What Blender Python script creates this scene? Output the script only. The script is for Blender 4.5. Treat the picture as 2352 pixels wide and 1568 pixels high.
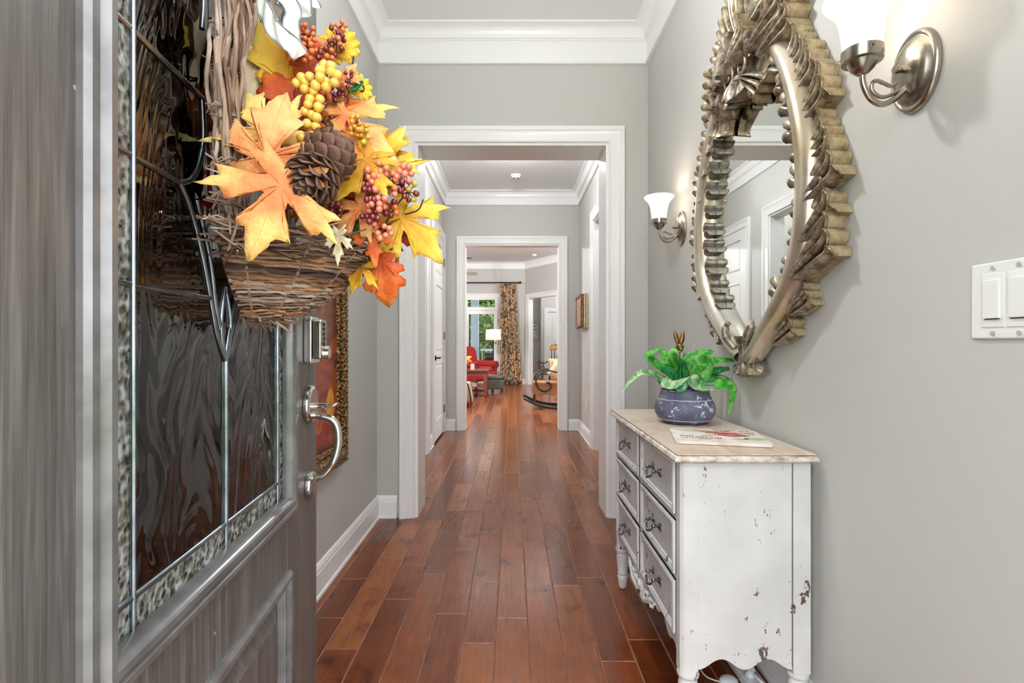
import bpy, bmesh, math, random
from mathutils import Vector, Matrix
random.seed(7)
SC = bpy.context.scene
for _o in list(bpy.data.objects):
    bpy.data.objects.remove(_o)
COL = SC.collection
F = 1176.0          # focal length in pixels of the 2352 px wide frame (18 mm on 36 mm)
EYE = 1.146         # camera height

# ---------------------------------------------------------------- camera
cam_d = bpy.data.cameras.new('camera'); cam_d.lens = 18.0; cam_d.sensor_width = 36.0
cam_d.clip_start = 0.02; cam_d.clip_end = 200
cam = bpy.data.objects.new('camera', cam_d); COL.objects.link(cam)
cam.location = (0, 0, EYE); cam.rotation_euler = (math.pi/2, 0, 0)
SC.camera = cam

# ---------------------------------------------------------------- world, exposure
W = bpy.data.worlds.new('world'); SC.world = W; W.use_nodes = True
_bg = W.node_tree.nodes['Background']
_bg.inputs[0].default_value = (0.93, 0.97, 1.0, 1); _bg.inputs[1].default_value = 5.8
vs = SC.view_settings
vs.view_transform = 'Standard'; vs.look = 'None'; vs.gamma = 1.0; vs.use_curve_mapping = False
vs.exposure = 0.16
# lamp powers (watts); made inside the lamps below, all added but the hall's
E_HALL, E_FOYER, E_SIDE, E_LIV, E_NOOK = 76.0, 54.0, 50.0, 420.0, 130.0
SC.cycles.max_bounces = 8; SC.cycles.diffuse_bounces = 4; SC.cycles.glossy_bounces = 4
SC.cycles.transmission_bounces = 6; SC.cycles.transparent_max_bounces = 8
SC.cycles.use_adaptive_sampling = True; SC.cycles.adaptive_threshold = 0.2; SC.cycles.adaptive_min_samples = 16
SC.cycles.use_light_tree = False
SC.cycles.sample_clamp_indirect = 4.0
SC.cycles.caustics_refractive = False; SC.cycles.caustics_reflective = False
SC.cycles.use_denoising = True

# ---------------------------------------------------------------- helpers: colour and material
def lin(c):
    r = []
    for x in c[:3]:
        x = x/255.0
        r.append(x/12.92 if x <= 0.04045 else ((x+0.055)/1.055)**2.4)
    return (r[0], r[1], r[2], 1.0)

MATS = {}
class NT:
    """small wrapper for building a node tree"""
    def __init__(s, name):
        m = bpy.data.materials.new(name); m.use_nodes = True
        s.m = m; s.t = m.node_tree; s.n = s.t.nodes; s.b = s.n['Principled BSDF']; s.out = s.n['Material Output']
        MATS[name] = m
    def add(s, typ, **kw):
        nd = s.n.new(typ)
        for k, v in kw.items():
            if k.startswith('i_'):
                nd.inputs[k[2:].replace('_', ' ')].default_value = v
            else:
                setattr(nd, k, v)
        return nd
    def link(s, a, b): s.t.links.new(a, b)
    def coord(s, scale=(1, 1, 1), which='Object', rand=False):
        tc = s.add('ShaderNodeTexCoord'); mp = s.add('ShaderNodeMapping')
        mp.inputs['Scale'].default_value = scale
        s.link(tc.outputs[which], mp.inputs['Vector'])
        if rand:
            oi = s.add('ShaderNodeObjectInfo')
            ml = s.add('ShaderNodeMath', operation='MULTIPLY'); ml.inputs[1].default_value = 37.0
            s.link(oi.outputs['Random'], ml.inputs[0]); s.link(ml.outputs[0], mp.inputs['Location'])
        return mp.outputs['Vector']
    def noise(s, vec, scale, detail=4, rough=0.55, dist=0.0):
        nd = s.add('ShaderNodeTexNoise'); nd.inputs['Scale'].default_value = scale
        nd.inputs['Detail'].default_value = detail; nd.inputs['Roughness'].default_value = rough
        nd.inputs['Distortion'].default_value = dist
        s.link(vec, nd.inputs['Vector']); return nd.outputs['Fac']
    def ramp(s, fac, stops, interp='LINEAR'):
        nd = s.add('ShaderNodeValToRGB'); cr = nd.color_ramp; cr.interpolation = interp
        while len(cr.elements) < len(stops): cr.elements.new(0.5)
        for e, (p, c) in zip(cr.elements, stops):
            e.position = p; e.color = c if len(c) == 4 else lin(c)
        s.link(fac, nd.inputs['Fac']); return nd.outputs['Color']
    def mix(s, fac, a, b, mode='MIX'):
        nd = s.add('ShaderNodeMix', data_type='RGBA', blend_type=mode)
        for sock, v in ((nd.inputs[0], fac), (nd.inputs[6], a), (nd.inputs[7], b)):
            if isinstance(v, (int, float)): sock.default_value = v
            elif isinstance(v, tuple): sock.default_value = v if len(v) == 4 else lin(v)
            else: s.link(v, sock)
        return nd.outputs[2]
    def math(s, op, a, b):
        nd = s.add('ShaderNodeMath', operation=op)
        for sock, v in ((nd.inputs[0], a), (nd.inputs[1], b)):
            if isinstance(v, (int, float)): sock.default_value = v
            else: s.link(v, sock)
        return nd.outputs[0]
    def bump(s, h, strength=0.3, dist=0.01):
        nd = s.add('ShaderNodeBump'); nd.inputs['Strength'].default_value = strength
        nd.inputs['Distance'].default_value = dist
        s.link(h, nd.inputs['Height']); s.link(nd.outputs['Normal'], s.b.inputs['Normal']); return nd.outputs['Normal']
    def base(s, v):
        if isinstance(v, tuple): s.b.inputs['Base Color'].default_value = v if len(v) == 4 else lin(v)
        else: s.link(v, s.b.inputs['Base Color'])
    def set(s, **kw):
        for k, v in kw.items():
            s.b.inputs[k.replace('_', ' ')].default_value = v

def M(name, col, rough=0.5, metal=0.0, col2=None, scale=8.0, bump=None, coat=0.0, emit=None, spec=None, sub=0.0, stretch=(1, 1, 1), rand=False):
    """plain procedural material: colour with soft noise between col and col2, optional noise bump"""
    if name in MATS: return MATS[name]
    t = NT(name); t.set(Roughness=rough, Metallic=metal)
    if coat: t.set(Coat_Weight=coat, Coat_Roughness=0.08)
    if spec is not None: t.b.inputs['Specular IOR Level'].default_value = spec
    if sub: t.b.inputs['Subsurface Weight'].default_value = sub; t.b.inputs['Subsurface Radius'].default_value = (0.01, 0.006, 0.004)
    v = t.coord(stretch, rand=rand)
    if col2 is not None:
        t.base(t.ramp(t.noise(v, scale), [(0.35, col), (0.68, col2)]))
    else:
        t.base(col)
    if bump:
        t.bump(t.noise(v, bump[0], 5, 0.6), bump[1], bump[2] if len(bump) > 2 else 0.004)
    if emit:
        t.m.cycles.emission_sampling = 'NONE'      # the lamp's own point light does the sampling
        t.b.inputs['Emission Color'].default_value = lin(emit[0]); t.b.inputs['Emission Strength'].default_value = emit[1]
    return t.m

# ---------------------------------------------------------------- helpers: mesh building
class MB:
    def __init__(s): s.v = []; s.f = []
    def add(s, vs, fs):
        o = len(s.v); s.v += [Vector(p) for p in vs]; s.f += [tuple(i+o for i in f) for f in fs]; return s
    def box(s, a, b, mp=None):
        x0, y0, z0 = a; x1, y1, z1 = b
        p = [(x0,y0,z0),(x1,y0,z0),(x1,y1,z0),(x0,y1,z0),(x0,y0,z1),(x1,y0,z1),(x1,y1,z1),(x0,y1,z1)]
        if mp: p = [mp(*q) for q in p]
        return s.add(p, [(0,3,2,1),(4,5,6,7),(0,1,5,4),(1,2,6,5),(2,3,7,6),(3,0,4,7)])
    def grid(s, fn, nu, nv, cu=False, cv=False):
        """fn(i,j)->point; cu/cv close that direction"""
        ps = [fn(i, j) for i in range(nu) for j in range(nv)]
        fs = []
        for i in range(nu if cu else nu-1):
            for j in range(nv if cv else nv-1):
                a = i*nv+j; b = ((i+1) % nu)*nv+j; c = ((i+1) % nu)*nv+(j+1) % nv; d = i*nv+(j+1) % nv
                fs.append((a, b, c, d))
        return s.add(ps, fs)
    def tube(s, pts, r, n=8, closed=False, cap=True, flat=None):
        pts = [Vector(p) for p in pts]; m = len(pts)
        rr = r if isinstance(r, (list, tuple)) else [r]*m
        tang = []
        for i in range(m):
            a = pts[(i-1) % m] if (closed or i > 0) else pts[0]
            b = pts[(i+1) % m] if (closed or i < m-1) else pts[-1]
            d = b-a; tang.append(d.normalized() if d.length > 1e-9 else Vector((0, 0, 1)))
        t0 = tang[0]; up = Vector((0, 0, 1)) if abs(t0.z) < 0.9 else Vector((1, 0, 0))
        nrm = (up - t0*up.dot(t0)).normalized()
        rings = []
        for i in range(m):
            t = tang[i]; nrm = (nrm - t*nrm.dot(t)).normalized(); bn = t.cross(nrm)
            ring = []
            for k in range(n):
                a = 2*math.pi*k/n
                w = nrm*math.cos(a)*rr[i] + bn*math.sin(a)*rr[i]*(flat or 1.0)
                ring.append(pts[i]+w)
            rings.append(ring)
        vs = [p for ring in rings for p in ring]; fs = []
        for i in range(m if closed else m-1):
            for k in range(n):
                a = i*n+k; b = i*n+(k+1) % n; c = ((i+1) % m)*n+(k+1) % n; d = ((i+1) % m)*n+k
                fs.append((a, b, c, d))
        if cap and not closed:
            fs.append(tuple(range(n-1, -1, -1))); fs.append(tuple(range((m-1)*n, m*n)))
        return s.add(vs, fs)
    def lathe(s, prof, c=(0, 0, 0), n=24, mat=None, cap=True):
        """prof list of (r,z) from bottom to top"""
        m = len(prof); vs = []; fs = []
        for r, z in prof:
            for k in range(n):
                a = 2*math.pi*k/n; p = Vector((r*math.cos(a), r*math.sin(a), z))
                if mat: p = mat @ p
                vs.append(p+Vector(c))
        for i in range(m-1):
            for k in range(n):
                fs.append((i*n+k, i*n+(k+1) % n, (i+1)*n+(k+1) % n, (i+1)*n+k))
        if cap:
            fs.append(tuple(range(n-1, -1, -1))); fs.append(tuple(range((m-1)*n, m*n)))
        return s.add(vs, fs)
    def prism(s, poly, fn, d0, d1):
        """poly: 2d points; fn(a,b,d)->point; extruded from d0 to d1"""
        n = len(poly)
        vs = [fn(a, b, d0) for a, b in poly]+[fn(a, b, d1) for a, b in poly]
        fs = [tuple(range(n-1, -1, -1)), tuple(range(n, 2*n))]+[(i, (i+1) % n, n+(i+1) % n, n+i) for i in range(n)]
        return s.add(vs, fs)
    def sphere(s, c, r, nu=12, nv=8, sc=(1, 1, 1), mat=None):
        c = Vector(c); vs = []; fs = []
        for i in range(1, nv):
            th = math.pi*i/nv
            for k in range(nu):
                a = 2*math.pi*k/nu
                p = Vector((r*sc[0]*math.sin(th)*math.cos(a), r*sc[1]*math.sin(th)*math.sin(a), r*sc[2]*math.cos(th)))
                vs.append((mat @ p if mat else p)+c)
        top = len(vs); p = Vector((0, 0, r*sc[2])); vs.append((mat @ p if mat else p)+c)
        p = Vector((0, 0, -r*sc[2])); vs.append((mat @ p if mat else p)+c)
        for i in range(nv-2):
            for k in range(nu):
                fs.append((i*nu+k, (i+1)*nu+k, (i+1)*nu+(k+1) % nu, i*nu+(k+1) % nu))
        for k in range(nu):
            fs.append((top, k, (k+1) % nu)); fs.append((top+1, (nv-2)*nu+(k+1) % nu, (nv-2)*nu+k))
        return s.add(vs, fs)
    def sweep(s, path, normal, prof, closed=False, side=1):
        """profile (a,b): a along side*(normal x tangent), b along normal; mitred in the path's plane"""
        path = [Vector(p) for p in path]; N = Vector(normal).normalized(); m = len(path)
        per = []
        nseg = m if closed else m-1
        seg = [(path[(i+1) % m]-path[i]).normalized() for i in range(nseg)]
        pr = [N.cross(t)*side for t in seg]
        rows = []
        for i in range(m):
            if closed: p0, p1 = pr[(i-1) % m], pr[i]
            else:
                p0 = pr[max(i-1, 0)]; p1 = pr[min(i, nseg-1)]
            mit = p0+p1; mit = mit/ (mit.dot(p1)) if mit.length > 1e-6 else p1
            rows.append([path[i]+mit*a+N*b for a, b in prof])
        k = len(prof)
        s_o = len(s.v); s.v += [p for r in rows for p in r]
        for i in range(m if closed else m-1):
            for j in range(k):
                a = i*k+j; b = i*k+(j+1) % k; c = ((i+1) % m)*k+(j+1) % k; d = ((i+1) % m)*k+j
                s.f.append((s_o+a, s_o+b, s_o+c, s_o+d))
        if not closed:
            s.f.append(tuple(s_o+j for j in range(k-1, -1, -1))); s.f.append(tuple(s_o+(m-1)*k+j for j in range(k)))
        return s
    def mesh(s, name, mat, off=Vector((0, 0, 0)), smooth=None):
        me = bpy.data.meshes.new(name)
        me.from_pydata([tuple(p-off) for p in s.v], [], s.f); me.update()
        bm = bmesh.new(); bm.from_mesh(me); bmesh.ops.recalc_face_normals(bm, faces=bm.faces); bm.to_mesh(me); bm.free()
        if smooth is not None:
            me.shade_smooth()
            if smooth < 180: me.set_sharp_from_angle(angle=math.radians(smooth))
        if mat is not None:
            for mm in (mat if isinstance(mat, (list, tuple)) else [mat]): me.materials.append(mm)
        return me
    def build(s, name, mat, parent=None, smooth=None, bevel=0, solid=0, sub=0):
        off = origin(parent) if parent else Vector((0, 0, 0))
        o = link(name, s.mesh(name, mat, off, smooth), parent)
        if solid:
            md = o.modifiers.new('solid', 'SOLIDIFY'); md.thickness = solid; md.offset = 0
        if bevel:
            md = o.modifiers.new('bevel', 'BEVEL'); md.width = bevel; md.segments = 2; md.limit_method = 'ANGLE'; md.angle_limit = math.radians(40)
        if sub:
            md = o.modifiers.new('sub', 'SUBSURF'); md.levels = sub; md.render_levels = sub
        return o

ORG = {}
def origin(o): return ORG.get(o.name, Vector((0, 0, 0)))
def link(name, me, parent=None, mw=None):
    """link mesh data; mw is a world matrix for the data (parent must be an unrotated thing)"""
    o = bpy.data.objects.new(name, me); COL.objects.link(o)
    if parent:
        o.parent = parent; po = origin(parent)
        if mw is not None: o.matrix_local = Matrix.Translation(-po) @ mw
        ORG[o.name] = po if mw is None else None
        if mw is not None: ORG.pop(o.name)
        else: ORG[o.name] = po
    elif mw is not None: o.matrix_local = mw
    return o
def thing(name, label, cat, loc, group=None):
    o = bpy.data.objects.new(name, None); COL.objects.link(o); o.empty_display_size = 0.05
    o.location = loc; ORG[o.name] = Vector(loc)
    o['label'] = label; o['category'] = cat
    if group: o['group'] = group
    return o
def tag(o, label, cat, group=None):
    o['label'] = label; o['category'] = cat
    if group: o['group'] = group
    return o
def struct(o, label=None):
    o['kind'] = 'structure'
    if label: o['label'] = label
    return o
def sroot(name, loc=(0, 0, 0), label=None):
    o = bpy.data.objects.new(name, None); COL.objects.link(o); o.empty_display_size = 0.05
    o.location = loc; ORG[o.name] = Vector(loc); return struct(o, label)
def P(px, py, Y):
    """point at depth Y seen at that place of the frame: used as a measuring aid for real positions"""
    return Vector(((px-1176.0)/F*Y, Y, EYE+(784.0-py)/F*Y))
def frame(o, y, z=None):
    """matrix with origin o, local +Y along y and +Z near z"""
    y = Vector(y).normalized(); z = Vector(z if z is not None else (0, -1, 0.2))
    x = y.cross(z)
    if x.length < 1e-5: x = y.cross(Vector((0.3, 0.9, 0.1)))
    x.normalize(); z = x.cross(y)
    return Matrix(((x.x, y.x, z.x, o[0]), (x.y, y.y, z.y, o[1]), (x.z, y.z, z.z, o[2]), (0, 0, 0, 1)))
def bez(p, n=12):
    """Catmull-Rom through points"""
    p = [Vector(q) for q in p]; out = []
    for i in range(len(p)-1):
        a = p[max(i-1, 0)]; b = p[i]; c = p[i+1]; d = p[min(i+2, len(p)-1)]
        for k in range(n):
            t = k/n
            out.append(0.5*((2*b)+(-a+c)*t+(2*a-5*b+4*c-d)*t*t+(-a+3*b-3*c+d)*t**3))
    out.append(p[-1]); return out
def rnd(a, b): return random.uniform(a, b)

# ---------------------------------------------------------------- shared materials
def wall_mat(name, c, bump=0.06):
    t = NT(name)
    t.base(c); t.set(Roughness=0.55)
    t.b.inputs['Specular IOR Level'].default_value = 0.35
    return t.m
WALL = wall_mat('wall_paint_grey', (194, 193, 188))
CEIL = wall_mat('ceiling_paint', (229, 230, 229))
TRIM = M('trim_paint_white', (240, 240, 239), 0.32, spec=0.5)
DOORW = M('door_paint_white', (236, 236, 234), 0.35)
def floor_mat():
    t = NT('floor_wood'); oi = t.add('ShaderNodeObjectInfo')
    v = t.coord((1, 1, 1), rand=True); vg = t.coord((26, 1.6, 1), rand=True); vs_ = t.coord((7, 2.2, 1), rand=True)
    tone = t.ramp(oi.outputs['Random'], [(0.0, (104, 50, 24)), (0.3, (122, 62, 30)), (0.6, (132, 70, 35)), (0.85, (140, 78, 40)), (1.0, (160, 98, 54))])
    grain = t.noise(vg, 3.0, 4, 0.62, 0.6)
    g = t.ramp(grain, [(0.3, (0.66, 0.64, 0.62, 1)), (0.7, (1.1, 1.1, 1.1, 1))])
    blotch = t.ramp(t.noise(v, 5.5, 3, 0.6, 0.4), [(0.26, (0.42, 0.36, 0.34, 1)), (0.42, (0.95, 0.94, 0.93, 1)), (0.75, (1.16, 1.12, 1.05, 1))])
    c = t.mix(1.0, tone, g, 'MULTIPLY'); c = t.mix(1.0, c, blotch, 'MULTIPLY'); t.base(c)
    rr = t.ramp(grain, [(0.3, (0.25, 0.25, 0.25, 1)), (0.7, (0.15, 0.15, 0.15, 1))]); t.link(rr, t.b.inputs['Roughness'])
    t.b.inputs['Specular IOR Level'].default_value = 0.4
    h = t.math('ADD', t.math('MULTIPLY', t.noise(vs_, 3.0, 2, 0.5, 0.2), 1.0), t.math('MULTIPLY', grain, 0.25))
    t.bump(h, 0.12, 0.004); return t.m
FLOOR = floor_mat()
FEDGE = M('floor_plank_edge_glint', (168, 116, 92), 0.3, 0, (128, 78, 56), 20)  # light caught by the plank bevels, put into their colour
SUBFLOOR = M('floor_joint', (112, 76, 62), 0.5)  # joint colour lightened to carry the reflection along the seams
NICKEL = M('brushed_nickel', (176, 166, 154), 0.24, 1.0, (150, 142, 132), 30)
CHROME = M('satin_chrome', (205, 203, 200), 0.2, 1.0)
BLACKM = M('black_iron', (28, 24, 22), 0.4, 0.6)
# ================================================================ the setting
FX0, FX1 = -0.88, 0.885          # foyer side walls
YA0, YA1 = 3.336, 3.607          # wall with the first cased opening
YB0, YB1 = 6.61, 6.80            # wall with the second cased opening
YF = 13.75                       # far wall of the living room
HF, HH, HL = 3.18, 3.08, 3.27    # ceiling heights: foyer, hall, living room
OA, OAH = 0.648, 2.458
OB, OBH = 0.638, 2.423
LX0, LX1 = -3.2, 2.5
T = 0.14
# ---- floor and planks
fl = MB().box((-3.4, -0.3, -0.06), (3.2, 16.6, -0.006)).build('floor', SUBFLOOR); struct(fl, 'dark wood plank floor running down the hallway')
PW = 0.127; LENS = [0.35, 0.5, 0.65, 0.8, 0.95, 1.1, 1.25]
def plank_mesh(L, w=PW):
    b = 0.003; a = w/2-0.0006; l = L/2-0.0006
    vs = [(-a,-l,-.012),(a,-l,-.012),(a,l,-.012),(-a,l,-.012),(-a,-l,-b*0.8),(a,-l,-b*0.8),(a,l,-b*0.8),(-a,l,-b*0.8),
          (-a+b,-l+b,0),(a-b,-l+b,0),(a-b,l-b,0),(-a+b,l-b,0)]
    fs = [(0,3,2,1),(0,1,5,4),(1,2,6,5),(2,3,7,6),(3,0,4,7),(4,5,9,8),(5,6,10,9),(6,7,11,10),(7,4,8,11),(8,9,10,11)]
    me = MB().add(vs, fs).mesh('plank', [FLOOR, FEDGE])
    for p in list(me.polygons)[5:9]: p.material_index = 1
    return me
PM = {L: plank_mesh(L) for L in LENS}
rp = random.Random(21); npl = 0
def plank_run(xc, y0, y1, avg):
    global npl
    y = y0-rp.uniform(0, 0.6)
    while y < y1:
        L = rp.choice([0.35, 0.5, 0.65, 0.8, 0.95, 0.95, 1.1, 1.25, 1.25]) if avg < 1 else rp.choice([0.8, 0.95, 1.1, 1.25, 1.25, 1.25])
        if y+L > y0:
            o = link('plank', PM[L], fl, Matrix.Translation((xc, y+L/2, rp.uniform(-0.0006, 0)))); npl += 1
        y += L
for k in range(-8, 7):
    plank_run(0.0637+PW*(k+0.5), 0.35 if abs(k) > 3 else 0.35, YB0+0.1, 0.8)
for k in range(-11, 9):
    plank_run(0.0637+PW*(k+0.5), YB0+0.75 if -8 <= k < 7 else YB0+1.3, YF if k < 3 else YF-1.0, 1.2)
rest = MB().box((-3.4, YB1, -0.010), (-1.34, YF, -0.001)).box((1.22, YB1, -0.010), (3.2, 16.5, -0.001)).box((-1.34, YB1, -0.010), (1.22, YB1+1.9, -0.004)).box((0.2, YF-1.3, -0.010), (1.22, 16.5, -0.003))
o = rest.build('plank_field', FLOOR, fl); o['kind'] = 'stuff'
# ---- walls
def wall(name, boxes, mat=WALL, label=None):
    m = MB()
    for a, b in boxes: m.box(a, b)
    return struct(m.build(name, mat), label)
wall('wall_left', [((FX0-T, 0.12, 0), (FX0, YA0, HF))])
wall('wall_right', [((FX1, 0.12, 0), (FX1+T, YA0, HF))])
DOX0, DOX1 = -0.40, 0.57         # front doorway
wall('wall_front', [((FX0-T, 0.08, 0), (DOX0, 0.24, HF)), ((DOX1, 0.08, 0), (FX1+T, 0.24, HF)), ((DOX0, 0.08, 2.46), (DOX1, 0.24, HF))])
wall('wall_foyer_end', [((FX0-T, YA0, 0), (-OA, YA1, HF)), ((OA, YA0, 0), (FX1+T, YA1, HF)), ((-OA, YA0, OAH), (OA, YA1, HF))])
HX0, HX1 = -0.875, 0.87
# hall left wall: open doorway (Y 4.2-5.19), closed white door (5.66-6.47)
DH = 2.44
wall('wall_hall_left', [((HX0-T, YA1, 0), (HX0, 4.25, HH)), ((HX0-T, 4.25, DH), (HX0, 5.19, HH)), ((HX0-T, 5.19, 0), (HX0, 5.66, HH)),
     ((HX0-T, 5.66, DH), (HX0, 6.50, HH)), ((HX0-T, 6.50, 0), (HX0, YB0, HH))])
wall('wall_hall_right', [((HX1, YA1, 0), (HX1+T, 4.55, HH)), ((HX1, 4.55, DH), (HX1+T, 5.43, HH)), ((HX1, 5.43, 0), (HX1+T, YB0, HH))])
wall('wall_hall_end', [((LX0, YB0, 0), (-OB, YB1, HL)), ((OB, YB0, 0), (LX1, YB1, HL)), ((-OB, YB0, OBH), (OB, YB1, HL))])
# rooms glimpsed through the side doorways
wall('wall_study', [((-2.6, 3.7, 0), (-2.5, 6.6, HH)), ((-2.5, 3.6, 0), (HX0-T, 3.7, HH)), ((-2.5, 5.55, 0), (HX0-T, 5.65, HH))])
wall('wall_dining', [((2.4, 3.7, 0), (2.5, 6.6, HH)), ((HX1+T, 3.6, 0), (2.5, 3.7, HH)), ((HX1+T, 6.4, 0), (2.5, 6.5, HH))])
# living room
WX0, WX1, WH = -1.33, -0.33, 2.33        # french door with transom
W20, W21 = -2.75, -1.75
wall('wall_back', [((LX0, YF, 0), (W20, YF+T, HL)), ((W20, YF, WH), (W21, YF+T, HL)), ((W21, YF, 0), (WX0, YF+T, HL)), ((WX0, YF, WH), (WX1, YF+T, HL)), ((WX1, YF, 0), (0.351, YF+T, HL))])
wall('wall_living_left', [((LX0-T, YB1, 0), (LX0, YF+T, HL))])
A0 = Vector((0.351, YF, 0)); AT = Vector((0.5541, -0.8325, 0)); AN = Vector((-0.8325, -0.5541, 0))
def AW(a, d, z): return A0+AT*a+AN*d+Vector((0, 0, z))
def abox(m, a0, a1, d0, d1, z0, z1):
    return m.box((a0, d0, z0), (a1, d1, z1), lambda a, d, z: AW(a, d, z))
m = MB(); abox(m, -0.02, 0.17, -0.12, 0, 0, HL); abox(m, 0.17, 1.35, -0.12, 0, 2.30, HL); abox(m, 1.35, 3.88, -0.12, 0, 0, HL)
struct(m.build('wall_angled', WALL))
wall('wall_living_right', [((LX1, YB1, 0), (LX1+T, 10.55, HL))])
wall('wall_nook', [((0.10, 15.9, 0), (0.90, 16.0, HL)), ((0.05, YF+T, 0), (0.15, 15.95, HL)), ((0.88, 15.5, 0), (1.06, 15.95, HL)), ((1.06, 15.5, 2.06), (1.90, 15.6, HL)), ((1.90, 15.5, 0), (3.1, 15.6, HL)), ((3.0, 10.6, 0), (3.1, 15.6, HL)), ((LX1, 10.5, 0), (3.1, 10.6, HL))])
# ---- ceilings
struct(MB().box((FX0-T, 0.08, HF), (FX1+T, YA0+0.05, HF+0.08)).build('ceiling', CEIL))
struct(MB().box((-2.6, YA0+0.05, HH), (2.5, YB0+0.02, HH+0.08)).build('ceiling', CEIL))
struct(MB().box((LX0-T, YB0+0.02, HL), (3.1, 16.0, HL+0.08)).build('ceiling', CEIL))
# ---- crown mouldings (profile: a out from wall, b up; path at ceiling height)
def crown_prof(h, d):
    fr = h-d*0.95
    pr = [(0, 0), (d, 0), (d, -0.010)]
    k = d-0.012
    for i in range(9):
        t = i/8; a = t*math.pi/2
        pr.append((k-(k-0.034)*math.sin(a), -0.014-(d*0.62)*(1-math.cos(a))))
    pr += [(0.034, -d*0.76), (0.026, -d*0.78), (0.026, -d*0.86), (0.018, -d*0.88), (0.018, -d*0.95), (0.014, -d*0.97), (0.014, -h+0.022), (0.024, -h+0.016), (0.024, -h+0.004), (0.018, -h), (0, -h)]
    return pr
def crown(name, pts, H, h, d, closed=True, side=1):
    return struct(MB().sweep([(x, y, H) for x, y in pts], (0, 0, 1), crown_prof(h, d), closed, side).build(name, TRIM, smooth=32))
crown('trim_1', [(FX0, 0.24), (FX1, 0.24), (FX1, YA0), (FX0, YA0)], HF, 0.235, 0.10)
crown('trim_2', [(HX0, YA1), (HX1, YA1), (HX1, YB0), (HX0, YB0)], HH, 0.18, 0.09)
aend = AW(3.87, 0, 0)
crown('trim_3', [(LX0, YB1), (LX1, YB1), (aend.x, aend.y), (0.351, YF), (LX0, YF)], HL, 0.18, 0.09)
# ---- baseboards
BBP = [(0, 0), (0.016, 0), (0.016, 0.105), (0.013, 0.112), (0.013, 0.122), (0.008, 0.136), (0.004, 0.142), (0, 0.144)]
SHOE = [(0, 0), (0.024, 0), (0.022, 0.012), (0.014, 0.018), (0, 0.018)]
def baseboard(name, runs, side=1):
    m = MB()
    for pts in runs:
        q = [(x, y, 0.0005) for x, y in pts]
        m.sweep(q, (0, 0, 1), BBP, False, side); m.sweep(q, (0, 0, 1), SHOE, False, side)
    return struct(m.build(name, TRIM))
CW = 0.10
baseboard('baseboard_left', [[(-OA-CW, YA0), (FX0, YA0), (FX0, 0.26)]])
baseboard('baseboard_right', [[(FX1, 0.26), (FX1, YA0), (OA+CW, YA0)]])
baseboard('baseboard_hall_left', [[(-OB-0.09, YB0), (HX0, YB0), (HX0, 6.59)], [(HX0, 5.57), (HX0, 5.285)], [(HX0, 4.16), (HX0, YA1), (-OA, YA1)]])
baseboard('baseboard_hall_right', [[(HX1, 5.525), (HX1, YB0), (OB+0.09, YB0)], [(OA, YA1), (HX1, YA1), (HX1, 4.45)]])
baseboard('baseboard_living', [[(0.351, YF), (WX1+0.11, YF)], [(WX0-0.11, YF), (W21+0.11, YF)], [(0.88, 15.9), (0.15, 15.9)]])
# ---- casings
CP = [(0, 0), (0, 0.016), (0.006, 0.019), (0.012, 0.015), (0.030, 0.017), (0.052, 0.019), (0.070, 0.024), (0.076, 0.030), (0.088, 0.033), (0.097, 0.033), (0.100, 0.028), (0.100, 0)]
def cas(w): return [(a*w/0.1, b*(0.8 if w < 0.095 else 1)) for a, b in CP]
def casing(name, p0, p1, H, nrm, w=0.10, jamb=None, side=None):
    """casing on the wall face from p0 to p1 (x,y), opening height H; jamb lining runs back by jamb"""
    n = Vector((nrm[0], nrm[1], 0)); a = Vector((p0[0], p0[1], 0)); b = Vector((p1[0], p1[1], 0))
    u = Vector((0, 0, 1))
    path = [a, a+u*H, b+u*H, b]
    t = n.cross(u); sd = 1 if t.dot(b-a) < 0 else -1
    sd = side or sd
    m = MB().sweep([p+n*0.0005 for p in path], n, cas(w), False, sd)
    if jamb:
        j = 0.018
        m.sweep([p+n*0.002 for p in path], n, [(0.0, 0), (-j, 0), (-j, -jamb-0.004), (0, -jamb-0.004)], False, sd)
    return struct(m.build(name, TRIM, smooth=30))
casing('trim_4', (-OA+0.018, YA0), (OA-0.018, YA0), OAH-0.018, (0, -1), 0.10, YA1-YA0)
casing('trim_5', (-OA+0.018, YA1), (OA-0.018, YA1), OAH-0.018, (0, 1), 0.10)
casing('trim_6', (-OB+0.018, YB0), (OB-0.018, YB0), OBH-0.018, (0, -1), 0.095, 0.19)
casing('trim_7', (HX0, 4.268), (HX0, 5.172), DH-0.018, (1, 0), 0.10, T)
casing('trim_8', (HX0, 5.678), (HX0, 6.482), DH-0.018, (1, 0), 0.09, T)
casing('trim_9', (HX1, 4.568), (HX1, 5.412), DH-0.018, (-1, 0), 0.10, T)
pa, pb = AW(0.17, 0, 0), AW(1.35, 0, 0)
casing('trim_10', (pa.x, pa.y), (pb.x, pb.y), 2.30, (AN.x, AN.y), 0.11, 0.12)
casing('trim_11', (1.06, 15.5), (1.90, 15.5), 2.06, (0, -1), 0.09, 0.08)
casing('trim_12', (WX0, YF), (WX1, YF), WH, (0, -1), 0.10, 0.02)
casing('trim_13', (W20, YF), (W21, YF), WH, (0, -1), 0.10, 0.02)
casing('trim_14', (DOX0, 0.24), (DOX1, 0.24), 2.46, (0, 1), 0.09, 0)
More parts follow.
